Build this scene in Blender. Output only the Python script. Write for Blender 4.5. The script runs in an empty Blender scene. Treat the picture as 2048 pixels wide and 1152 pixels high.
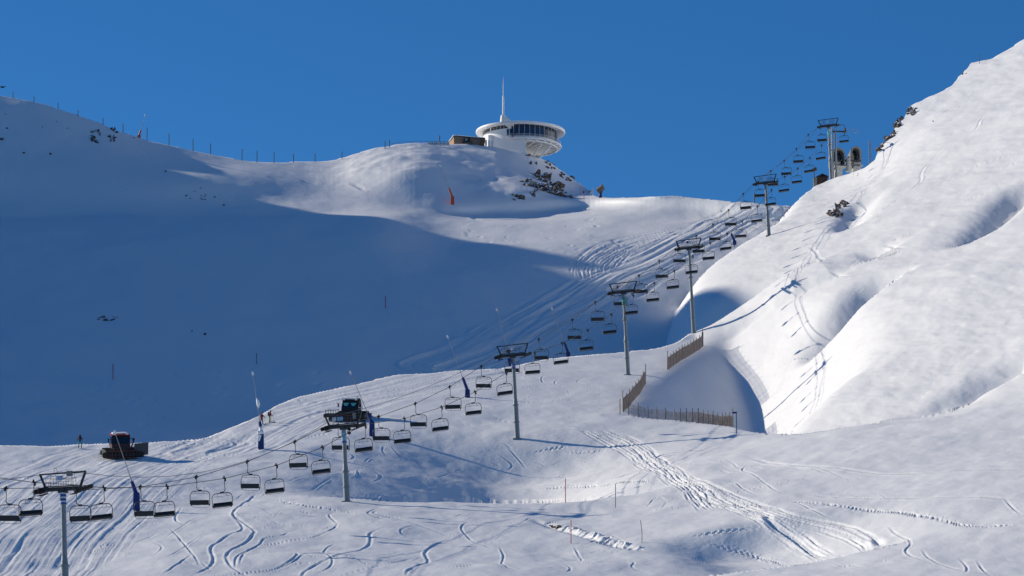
import bpy, bmesh, math, random
import numpy as np
from mathutils import Vector, Matrix

# ------------------------------------------------------------------ scene, camera
C = bpy.context.scene.collection
scene = bpy.context.scene
F = 7500.0          # focal length in photo pixels (2048 wide)
H0 = 2034.0         # horizon row of the level, shifted lens
PI = math.pi
SUN_AZ, SUN_EL = math.radians(65), math.radians(23.5)      # azimuth measured left of the view axis
hx, hy, tanE = -math.sin(SUN_AZ), math.cos(SUN_AZ), math.tan(SUN_EL)

def W(px, row, Y):
    """point at forward distance Y seen at photo pixel (px, row)"""
    return Vector(((px - 1024) / F * Y, Y, (H0 - row) / F * Y))

# ------------------------------------------------------------------ small numeric tools
def pchip(xs, ys, x):
    xs = np.asarray(xs, float); ys = np.asarray(ys, float); x = np.asarray(x, float)
    h = np.diff(xs); d = np.diff(ys) / h
    m = np.zeros_like(ys)
    for i in range(1, len(xs) - 1):
        if d[i-1] * d[i] > 0:
            w1 = 2*h[i] + h[i-1]; w2 = h[i] + 2*h[i-1]
            m[i] = (w1 + w2) / (w1/d[i-1] + w2/d[i])
    m[0] = d[0]; m[-1] = d[-1]
    k = np.clip(np.searchsorted(xs, x) - 1, 0, len(xs) - 2)
    t = (x - xs[k]) / h[k]
    lo, hi = x < xs[0], x > xs[-1]
    tt = np.clip(t, 0, 1)
    r = ((2*tt**3 - 3*tt**2 + 1)*ys[k] + (tt**3 - 2*tt**2 + tt)*h[k]*m[k]
         + (-2*tt**3 + 3*tt**2)*ys[k+1] + (tt**3 - tt**2)*h[k]*m[k+1])
    r = np.where(lo, ys[0] + m[0]*(x - xs[0]), r)
    return np.where(hi, ys[-1] + m[-1]*(x - xs[-1]), r)

def smax(a, b, k):
    m = np.maximum(a, b); return m + k*np.log1p(np.exp(-np.abs(a - b)/k))
def smin(a, b, k): return -smax(-a, -b, k)
def splus(x, k): return smax(x, np.zeros_like(x), k)
def sstep(x): x = np.clip(x, 0, 1); return x*x*(3 - 2*x)

_rng = np.random.RandomState(7)
_tab = _rng.rand(256, 256)
def vnoise(x, y):
    xi = np.floor(x).astype(int); yi = np.floor(y).astype(int)
    fx = x - xi; fy = y - yi
    fx = fx*fx*fx*(fx*(fx*6 - 15) + 10); fy = fy*fy*fy*(fy*(fy*6 - 15) + 10)
    a = _tab[xi & 255, yi & 255]; b = _tab[(xi+1) & 255, yi & 255]
    c = _tab[xi & 255, (yi+1) & 255]; d = _tab[(xi+1) & 255, (yi+1) & 255]
    return (a*(1-fx) + b*fx)*(1-fy) + (c*(1-fx) + d*fx)*fy - 0.5
def fbm(x, y, n, g=0.5):
    s = 0; a = 1.0
    for i in range(n):
        s = s + a*vnoise(x + 17.3*i, y + 9.1*i); x = x*2.03 + 0.37*y; y = y*2.03 - 0.37*x*0.5; a *= g
    return s

def polydist(X, Y, P):
    """distance to polyline P (n,2), signed side (+ = right of travel), arc length of nearest point"""
    best = np.full(X.shape, 1e18); side = np.zeros(X.shape); arc = np.zeros(X.shape); s0 = 0.0
    for i in range(len(P) - 1):
        ax, ay = P[i]; dx, dy = P[i+1][0] - ax, P[i+1][1] - ay
        L = math.hypot(dx, dy) + 1e-9
        t = np.clip(((X - ax)*dx + (Y - ay)*dy)/(L*L), 0, 1)
        ex = X - ax - t*dx; ey = Y - ay - t*dy
        d = ex*ex + ey*ey
        m = d < best
        best = np.where(m, d, best)
        side = np.where(m, np.sign((X - ax)*dy - (Y - ay)*dx), side)
        arc = np.where(m, s0 + t*L, arc); s0 += L
    return np.sqrt(best), side, arc

# ------------------------------------------------------------------ terrain layers
# A: the near slope under the lift.  B: the sunny slope on the right.  R: spur joining them.
# C: the shaded bowl, the saddle and the knoll.  M: unseen mountain added left of the frame, its crest shaped to shade the bowl.
A_Y = [150, 300, 357, 453, 541, 619, 677, 760, 900]
A_Z = [-10, 26.2, 39.5, 62.3, 84.3, 106.2, 122.9, 147, 190]
def za0(Y): return pchip(A_Y, A_Z, Y)
_ya = np.linspace(250, 900, 1400); _ra = H0 - F*za0(_ya)/_ya
def yA(row): return np.interp(row, _ra[::-1], _ya[::-1])

CREST = [(-900, 960), (-300, 905), (0, 893), (100, 892), (160, 888), (300, 881), (400, 874), (450, 858), (500, 838), (560, 803), (600, 788),
         (650, 778), (700, 768), (800, 750), (900, 742), (1000, 734), (1050, 722), (1100, 712), (1180, 706), (1250, 700), (1320, 692),
         (1350, 684), (1380, 674), (1410, 668), (1480, 660), (1600, 655), (3000, 655)]
_cp = np.array(CREST, float)
FENCE_L = [(1248, 832), (1292, 768), (1335, 738), (1407, 692), (1440, 668)]      # the edge the fences stand on
RIM = [(1225, 838), (1262, 832), (1330, 838), (1400, 848), (1470, 868), (1540, 890), (1620, 908), (1720, 915)]

def onA(pts): return [((p - 1024)/F*yA(r), yA(r)) for p, r in pts]
FL = onA(FENCE_L); RM = onA(RIM)
_flx = np.array([p[0] for p in FL]); _fly = np.array([p[1] for p in FL])
_rmx = np.array([p[0] for p in RM]); _rmy = np.array([p[1] for p in RM])

RP = np.array([(1330, 697, 664), (1388, 672, 677), (1450, 652, 676), (1500, 634, 674), (1550, 613, 671), (1600, 590, 668), (1660, 562, 665), (1720, 536, 662)], float)
R_X = [(p - 1024)/F*y for p, r, y in RP]; R_Y = [y for p, r, y in RP]; R_Z = [y*(H0 - r)/F for p, r, y in RP]
def layerA(px, X, Y):
    z0 = za0(Y) + 0.17*splus(X - 14, 4.0)*np.clip((575 - Y)/90, 0, 1)
    # bowl behind the fences, falling away to the right of them and in front of the spur
    dr = pchip(R_X, R_Y, X) - Y
    z0 = z0 + np.interp(X, [24, 33, 38, 42, 46, 50, 56, 62, 70], [0, 0, 2.2, 4.5, 7.5, 10.5, 13, 14, 14])*np.exp(-(np.maximum(dr, 0)/13)**2)
    dl = X - np.interp(Y, _fly, _flx)
    df = Y - np.interp(X, _rmx, _rmy)
    d = smin(smin(dl, df*1.1, 1.5), 0.95*(dr - 3.0), 2.0)
    bowl = smin(0.50*splus(d - 0.8, 1.2), np.full_like(X, 10.0), 1.5)
    z = z0 - bowl
    rc = np.interp(px, _cp[:, 0], _cp[:, 1]); yc = yA(rc); zc = za0(yc)
    back = zc + 0.35 - 0.22*(Y - yc) + np.where(X > 30, 0.4*(X - 30), 0)
    return smin(z, back, 0.5)

B0, BX, BY = -98.5, 0.42, 0.31
def yB(px, row):
    x = (np.asarray(px, float) - 1024)/F; z = (H0 - np.asarray(row, float))/F
    return B0/(z - BX*x - BY)
SKY_B = [(1400, 470), (1500, 438), (1530, 415), (1545, 404), (1567, 393), (1601, 374), (1628, 361), (1653, 353), (1700, 336), (1730, 322), (1750, 306), (1757, 290), (1772, 276),
         (1785, 262), (1793, 244), (1808, 234), (1822, 213), (1850, 200), (1888, 182), (1905, 172), (1918, 155), (1935, 142), (1943, 128), (1965, 123), (1985, 119),
         (2010, 104), (2048, 80), (2300, -70), (3000, -420)]
_sb = np.array(SKY_B, float)
# left limit of B in plan: X of the edge as a function of Y
BE_Y = [440, 500, 522, 548, 568, 596, 621, 640, 655, 672, 690, 712, 750, 762, 773, 788, 800, 830, 900]
BE_X = [14,  26,  36,  46, 54.5,  58.5, 57.5, 55, 52,  48.5, 40.5, 35.0, 36.5, 42, 48, 55, 58, 62, 66]
def layerB(px, X, Y):
    bump = 46*np.exp(-((px - 1658)/75)**2)*0
    z = B0 + BX*X + BY*Y
    # shoulder round the top tower: the slope eases off there
    z = z - 5.6*np.exp(-((X - 71)/14)**2 - ((Y - 828)/45)**2)
    # broad swells
    z = z + 1.5*fbm(X/38 + 3, Y/60 + 1, 2) + 0.0*bump
    edge = pchip(BE_Y, BE_X, Y)
    z = z - np.interp(Y, [640, 665, 700], [0.56, 0.42, 1.5])*splus(edge - X, 1.6)
    rs = np.interp(px, _sb[:, 0], _sb[:, 1]); ys = yB(px, rs) + 30*np.exp(-((px - 1670)/90)**2)
    zs = ys*(H0 - rs)/F
    back = zs - 0.25*(Y - ys)
    return smin(z, back, 0.35)

def layerR(px, X, Y):
    d = pchip(R_X, R_Y, X) - Y
    z = pchip(R_X, R_Z, X) - 1.2*splus(29 - X, 1.0) - 0.8*splus(X - 61, 1.0)
    f = 0.05*np.sqrt(d*d + 3) + 2.0*splus(d - 3.0, 1.4)
    g = 0.75*(np.sqrt(d*d + 3) - 1.2)
    return z - np.where(d > 0, f, g) + 0.2
SKY_C = [(-900, -120), (-543, 25), (-300, 103), (-100, 163), (0, 189), (60, 202), (100, 213), (150, 229), (200, 247), (230, 261), (270, 271), (300, 281),
         (350, 292), (400, 302), (440, 311), (500, 320), (560, 325), (610, 324), (655, 322), (690, 317), (720, 307), (760, 296), (790, 290), (830, 288),
         (900, 289), (960, 293), (1000, 300), (1040, 308), (1080, 316), (1105, 328), (1128, 344), (1150, 360), (1168, 372), (1183, 386), (1196, 395),
         (1230, 396), (1260, 394), (1300, 391), (1340, 389), (1380, 392), (1430, 399), (1470, 405), (1530, 410), (1580, 412), (1700, 420), (2200, 430)]
_sc = np.array(SKY_C, float)
C_TAB = {
    -900: [(893, 520), (745, 600), (640, 655), (560, 700), (445, 768), (430, 782), (200, 850), (-120, 930)],
    0:    [(893, 555), (745, 634), (640, 690), (560, 732), (445, 800), (432, 814), (330, 845), (190, 881)],
    300:  [(893, 570), (745, 645), (640, 698), (560, 740), (445, 806), (430, 822), (350, 849), (280, 883)],
    560:  [(893, 585), (745, 655), (640, 707), (560, 747), (440, 815), (428, 832), (350, 874), (325, 896)],
    680:  [(893, 590), (745, 659), (640, 710), (560, 749), (437, 820), (424, 838), (350, 884), (320, 905)],
    780:  [(893, 595), (745, 664), (640, 713), (560, 752), (432, 826), (412, 852), (345, 874), (292, 912)],
    900:  [(893, 602), (745, 669), (640, 717), (560, 756), (445, 838), (424, 857), (409, 859.5), (345, 884), (289, 926)],
    1000: [(893, 610), (745, 675), (640, 721), (560, 759), (445, 842), (424, 866), (405, 869), (345, 904), (298, 934)],
    1100: [(893, 620), (745, 681), (640, 726), (560, 763), (445, 845), (423, 876), (402, 879), (345, 930), (325, 945)],
    1180: [(893, 630), (745, 687), (640, 731), (560, 767), (440, 846), (416, 882), (399, 885), (385, 925), (330, 985)],
    1250: [(893, 640), (745, 692), (640, 735), (560, 770), (435, 846), (409, 868), (398, 870), (394, 873), (330, 945)],
    1370: [(893, 660), (745, 710), (640, 746), (560, 776), (470, 818), (424, 853), (391, 861), (330, 930)],
    1480: [(893, 680), (745, 727), (640, 757), (560, 780), (470, 820), (438, 842), (405, 849), (330, 900)],
    1800: [(893, 700), (745, 745), (640, 772), (560, 792), (470, 826), (438, 846), (405, 853), (330, 905)],
}
_crow = np.arange(-200.0, 960.0, 2.0)
_cpx = np.array(sorted(C_TAB))
_ctab = np.array([pchip([r for r, y in C_TAB[p][::-1]], [y for r, y in C_TAB[p][::-1]], _crow) for p in _cpx])
_cx = np.arange(_cpx[0], _cpx[-1] + 1, 10.0)
def _spline(xs, ys, x):
    """natural cubic spline through xs, ys (ys 2-D: knots x rows)"""
    n = len(xs); h = np.diff(xs).astype(float); A = np.zeros((n, n)); R = np.zeros_like(ys, dtype=float)
    A[0, 0] = A[-1, -1] = 1
    for i in range(1, n - 1):
        A[i, i-1] = h[i-1]; A[i, i] = 2*(h[i-1] + h[i]); A[i, i+1] = h[i]
        R[i] = 6*((ys[i+1] - ys[i])/h[i] - (ys[i] - ys[i-1])/h[i-1])
    M = np.linalg.solve(A, R)
    k = np.clip(np.searchsorted(xs, x) - 1, 0, n - 2); a = (xs[k+1] - x)[:, None]; b = (x - xs[k])[:, None]; hh = h[k][:, None]
    return M[k]*a**3/(6*hh) + M[k+1]*b**3/(6*hh) + (ys[k]/hh - M[k]*hh/6)*a + (ys[k+1]/hh - M[k+1]*hh/6)*b
_cfine = _spline(_cpx, _ctab, _cx)
_g = np.exp(-(np.arange(-6, 7)/3.0)**2); _g /= _g.sum()
_pad = np.pad(_cfine, ((6, 6), (0, 0)), mode='edge'); _cfine = sum(_g[j]*_pad[j:j + len(_cx)] for j in range(13))
_pad = np.pad(_cfine, ((0, 0), (2, 2)), mode='edge'); _cfine = sum(k_*_pad[:, j:j + len(_crow)] for j, k_ in enumerate((.1, .2, .4, .2, .1)))
def colC(px):
    """rows -> Y for one column"""
    p = min(max(px, _cx[0]), _cx[-1] - 0.01); k = int((p - _cx[0])/10.0); k = min(k, len(_cx) - 2); t = (p - _cx[k])/10.0
    return _cfine[k]*(1 - t) + _cfine[k+1]*t
def layerC_col(px, Y):
    yr = colC(px)
    row = np.interp(Y, yr[::-1], _crow[::-1])
    z = Y*(H0 - row)/F
    # outside the table: run on with a gentle slope
    z = np.where(Y < yr[-1], yr[-1]*(H0 - _crow[-1])/F - 0.45*(yr[-1] - Y), z)
    rs = np.interp(px, _sc[:, 0], _sc[:, 1]); ys = np.interp(rs, _crow, yr); zs = ys*(H0 - rs)/F
    back = zs - 0.30*(Y - ys)
    return np.where(Y > ys - 0.01, np.minimum(z, back), z)

# M: K(u) is the height of the shadow's upper edge (see header of the layer list); its crest stands at s = -600
def _ks(X, Y, Z): return X*hy - Y*hx, Z - tanE*(X*hx + Y*hy)
K_U = [250, 400]; K_V = []
# points just beyond / on the edge of the big shadow: (px, row, Y)
SHADOW_EDGE = [(0, 890, 540), (300, 880, 555), (560, 803, 598), (700, 764, 628), (900, 741, 655), (1100, 705, 678), (1420, 645, 705), (1430, 598, 708),
               (1340, 554, 0), (1200, 560, 0), (1050, 520, 0), (930, 470, 0), (800, 437, 0)]
SHADOW_EDGE = [(p, r, y or float(np.interp(r, _crow, colC(p)))) for p, r, y in SHADOW_EDGE]
_e = sorted(_ks((p - 1024)/F*y, y, (H0 - r)/F*y) for p, r, y in SHADOW_EDGE)
print('K', [(round(a), round(b, 1)) for a, b in _e])
_e = [e for e in _e if not 625 < e[0] < 700] + [(629, 6.0), (636, 17.0), (645, 22.0), (655, 24.5), (665, 25.0), (690, 18.0)]; _e.sort()
K_U = [250, 400] + [e[0] for e in _e] + [_e[-1][0] + 14, 950]
K_V = [_e[0][1] - 60, _e[0][1] - 14] + [e[1] for e in _e] + [-14.0, -30.0]
S_M = -650.0
def layerM(px, X, Y):
    u = X*hy - Y*hx; s = -(X*hx + Y*hy)
    k = np.interp(u, K_U, K_V)
    crest = k - tanE*S_M
    d = s - S_M
    return np.where(d > 0, crest - 0.76*d, crest + 0.6*d)

def carve(z, X, Y, pts, depth, wl, wr, taper=0.25):
    """gully: pts are plan points; wl / wr widths left and right of travel"""
    d, side, arc = polydist(X, Y, pts)
    L = sum(math.hypot(pts[i+1][0]-pts[i][0], pts[i+1][1]-pts[i][1]) for i in range(len(pts)-1))
    e = np.clip(np.minimum(arc, L - arc)/(taper*L), 0, 1); e = e*e*(3-2*e)
    w = np.where(side > 0, wr, wl)
    return z - depth*e*np.exp(-(d/w)**2)
# ------------------------------------------------------------------ terrain grid
px_cols = np.concatenate([np.linspace(-4600, -1100, 60), np.linspace(-1080, -120, 70), np.arange(-110, 2160, 1.4), np.linspace(2165, 3100, 60)])
NC = len(px_cols)
Yd = np.concatenate([np.arange(20, 300, 8.0), np.arange(300, 1000, 0.3), np.arange(1000, 1800, 6.0)])
def base_z(px, Yrow):
    """base terrain for one or many columns: px (n,), Yrow (n, m)"""
    n, m = Yrow.shape
    P = np.repeat(px[:, None], m, 1); X = (P - 1024)/F*Yrow
    zc = np.array([layerC_col(px[i], Yrow[i]) for i in range(n)])
    za = layerA(P, X, Yrow); zb = layerB(P, X, Yrow); zr = layerR(P, X, Yrow); zm = layerM(P, X, Yrow)
    zb = np.where(X > 0, zb, -200.0); zr = np.where(X > 20, zr, -200.0)
    for pts, dep, wl, wr in GULLY_B:
        zb = carve(zb, X, Yrow, pts, dep, wl, wr)
    for pts, dep, wl, wr in GULLY_A:
        za = carve(za, X, Yrow, pts, dep, wl, wr)
    fade = np.clip((960 - Yrow)/60, 0, 1)
    z = smax(za, zr, 1.0)
    z = smax(z, zb, 0.8)
    z = smax(z, zc, 0.25)
    z = np.where(X < -30, smax(z, zm, 0.4), z)
    z = np.where(Yrow < 330, np.minimum(z, -6 + 0.30*np.maximum(Yrow - 150, 0)), z)
    return np.maximum(z, -25.0)

def onB(pts): return [((p - 1024)/F*float(yB(p, r)), float(yB(p, r))) for p, r in pts]
GULLY_B = [
    ([(26, 697), (34, 693), (42, 688), (50, 681), (57, 673), (66, 662)], 7.5, 7.0, 8.0),
    (onB([(1600, 662), (1655, 636), (1715, 600), (1770, 562), (1830, 530)]), 6.0, 6.0, 2.2),
    (onB([(1920, 492), (1965, 462), (2005, 425), (2040, 385), (2090, 340)]), 4.0, 5.0, 2.4),
    (onB([(1850, 850), (1900, 800), (1960, 765), (2040, 720), (2120, 690)]), 2.6, 5.0, 4.0),
    (onB([(1690, 455), (1705, 415), (1725, 380)]), 2.2, 2.5, 4.0),
]
GULLY_A = [
    (onA([(850, 1000), (960, 925), (1090, 860)]), 5.4, 15.0, 17.0),
    (onA([(1150, 1000), (1090, 965), (1030, 900)]), 2.3, 8.0, 11.0),
    (onA([(1570, 1175), (1500, 1118), (1420, 1090)]), 2.9, 6.5, 12.0),
    (onA([(1050, 1030), (1110, 1050), (1160, 1068), (1210, 1085), (1260, 1103), (1300, 1110)]), 0.5, 0.6, 0.9),
    (onA([(40, 1180), (330, 1010), (600, 930)]), 0.9, 10, 10),
]
RES_N = 940
def build_columns():
    Z = np.zeros((NC, len(Yd)))
    for i0 in range(0, NC, 100):
        i1 = min(NC, i0 + 100)
        Z[i0:i1] = base_z(px_cols[i0:i1], np.repeat(Yd[None], i1 - i0, 0))
    return Z
Zd = build_columns()
Rd = H0 - F*Zd/Yd[None]
Rmin = np.minimum.accumulate(Rd, axis=1)

def ground(px, row):
    """first terrain point seen at a photo pixel"""
    i = int(np.clip(np.searchsorted(px_cols, px) - 1, 0, NC - 2))
    if abs(px_cols[i+1] - px) < abs(px_cols[i] - px): i += 1
    k = int(np.argmax(Rmin[i] <= row))
    if Rmin[i, k] > row:
        k = int(np.argmin(Rd[i]))
        Y = Yd[k]
    else:
        k = max(k, 1)
        r0, r1 = Rd[i, k-1], Rd[i, k]
        t = (r0 - row)/(r0 - r1 + 1e-9); Y = Yd[k-1] + np.clip(t, 0, 1)*(Yd[k] - Yd[k-1])
    return Vector(((px - 1024)/F*Y, Y, (H0 - min(row, 5000))/F*Y if Rmin[i, k] <= row else Zd[i, k]))
def zat(x, y):
    """terrain height under a plan point"""
    px = 1024 + F*x/y
    return float(base_z(np.array([px]), np.array([[y]]))[0, 0]) + float(detail(np.array([x]), np.array([y]))[0])

def detail(X, Y):
    near = np.clip((640 - Y)/120, 0, 1)
    d = 0.95*fbm(X/26, Y/34, 2)*near + 0.34*fbm(X/7.5 + 5, Y/11, 3)*(0.55 + 0.45*near) + 0.5*fbm(X/17 + 3, Y/22 + 8, 2)*(1 - near)
    kn = np.clip((Y - 866)/12, 0, 1)*np.clip((X + 46)/8, 0, 1)*np.clip((4 - X)/8, 0, 1)
    d = d + kn*(0.6*fbm(X/7 + 2, Y/9, 3) + 0.4)
    su = np.clip((X - 36)/10, 0, 1)*np.clip((Y - 470)/60, 0, 1)      # wind-worked crust on the sunny slope
    d = d + su*(0.22*fbm((X*.8 + Y*.2)/2.6, (Y - X*.5)/9, 3) + 0.22*fbm(X/9 + 4, Y/14, 2))
    return d + 0.05*fbm(X/1.6, Y/2.6, 2)*(0.4 + 0.6*near)

Yv = np.zeros((NC, RES_N))
for i in range(NC):
    r = Rd[i]; vis = (r <= Rmin[i] + 0.01)
    dr = np.abs(np.diff(r)); dy = np.diff(Yd); v = vis[1:]
    w = np.where(v, np.minimum(dr, 60)*np.clip((1500 - r[1:])/200, 0.02, 1) + 0.07*dy, 0.11*dy)
    w = np.where(Yd[1:] < 300, 0.02*dy, w)
    c = np.concatenate([[0], np.cumsum(w)]); Yv[i] = np.interp(np.linspace(0, c[-1], RES_N), c, Yd)
k = np.array([1, 4, 6, 4, 1.0])/16
Yp = np.pad(Yv, ((2, 2), (0, 0)), mode='edge'); Yv = sum(k[j]*Yp[j:j + NC] for j in range(5))
PXv = np.repeat(px_cols[:, None], RES_N, 1)
Xv = (PXv - 1024)/F*Yv
Zv = np.zeros_like(Yv)
for i0 in range(0, NC, 150):
    Zv[i0:i0+150] = base_z(px_cols[i0:i0+150], Yv[i0:i0+150])
Zv += detail(Xv, Yv)
# ------------------------------------------------------------------ groomed pistes, ski tracks, footprints (real relief)
def smoothline(pts, step=0.6, n=2):
    P = np.array(pts, float)
    for _ in range(n):
        Q = [P[0]]
        for i in range(len(P) - 1): Q += [0.75*P[i] + 0.25*P[i+1], 0.25*P[i] + 0.75*P[i+1]]
        P = np.array(Q + [P[-1]])
    return P
def to_plan(img):
    q0 = smoothline(img); q = [q0[0]]
    for b in q0[1:]:
        a = q[-1]; k = max(1, int(max(abs(b[0] - a[0])/6, abs(b[1] - a[1])/3)))
        q += [a + (b - a)*j/k for j in range(1, k + 1)]
    g = [ground(p, r) for p, r in q]
    out = [(g[0].x, g[0].y)]
    for v in g[1:]:
        if math.hypot(v.x - out[-1][0], v.y - out[-1][1]) > 0.35 and abs(v.y - out[-1][1]) < 9: out.append((v.x, v.y))
    return out
def sub(P, pad):
    P = np.array(P); pxs = 1024 + F*P[:, 0]/P[:, 1]; ym, yM = P[:, 1].min() - pad, P[:, 1].max() + pad
    d = F*pad/P[:, 1].min()
    i0, i1 = np.searchsorted(px_cols, pxs.min() - d), np.searchsorted(px_cols, pxs.max() + d)
    return slice(i0, i1), (Yv[i0:i1] > ym) & (Yv[i0:i1] < yM)
def press(img, w, dep, kind='ski'):
    P = to_plan(img)
    if len(P) < 2: return
    sl, m = sub(P, w*4)
    if not m.any(): return
    x = Xv[sl][m]; y = Yv[sl][m]
    d, side, arc = polydist(x, y, P)
    L = arc.max() + 1e-6
    e = np.clip(np.minimum(arc, L - arc)/min(5.0, 0.35*L + .01), 0, 1)
    if kind == 'ski':
        f = 0.75 + 0.7*vnoise(arc/2.2 + P[0][0], arc*0 + 3.3)
        z = -dep*f*np.exp(-(d/w)**2) + dep*0.55*f*np.exp(-((d - 1.9*w)/(0.8*w))**2)*(1 + 0.8*side)*0.7
    elif kind == 'foot':
        f = np.clip(0.5 + 2.2*np.sin(arc*2*PI/0.75 + 1.5*side), 0, 1.4)*(0.7 + vnoise(arc/3, arc*0 + P[0][1]))
        z = -dep*f*np.exp(-(d/w)**2) + 0.3*dep*np.exp(-((d - 2*w)/w)**2)*vnoise(x*3, y*3)*2
    elif kind == 'cat':
        q = d*side; z = 0.0
        for off, k in ((-1.7, .8), (-1.1, 1.0), (-.35, .55), (.5, .9), (1.2, 1.0), (1.8, .6)):
            o_ = off*w + 0.35*w*vnoise(arc/7 + off*5, arc*0 + off); kk = k*np.clip(0.55 + 1.3*vnoise(arc/5 + 3*off, arc*0 + 2), 0.05, 1.3)
            z = z - dep*kk*np.exp(-((q - o_)/(0.26*w))**2) + 0.5*dep*kk*np.exp(-((q - o_ - 0.42*w)/(0.2*w))**2)
        z = z + 0.35*dep*vnoise(x*5, y*5)*np.exp(-(d/(2.2*w))**2)
    else:
        z = -dep*np.exp(-(d/w)**2)
    a = Zv[sl]; a[m] += z*e; Zv[sl] = a
def piste(img, half, amp, fq):
    P = to_plan(img); sl, m = sub(P, half*1.5)
    x = Xv[sl][m]; y = Yv[sl][m]
    d, side, arc = polydist(x, y, P); q = d*side
    wob = q + 0.8*vnoise(arc/25, arc*0 + 5) + 1.5*vnoise(arc/60, q/20)
    z = amp*(fbm(wob*fq, arc/34, 3)*1.5 + 0.7*vnoise(wob*fq*0.35 + 9, arc/40)*1.6 + 0.5*vnoise(x*2.2, y*2.2)*0.35)
    mk = sstep((half - d + 1.5*vnoise(arc/6, side*7))/2.0)
    a = Zv[sl]; a[m] += z*mk; Zv[sl] = a

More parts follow.
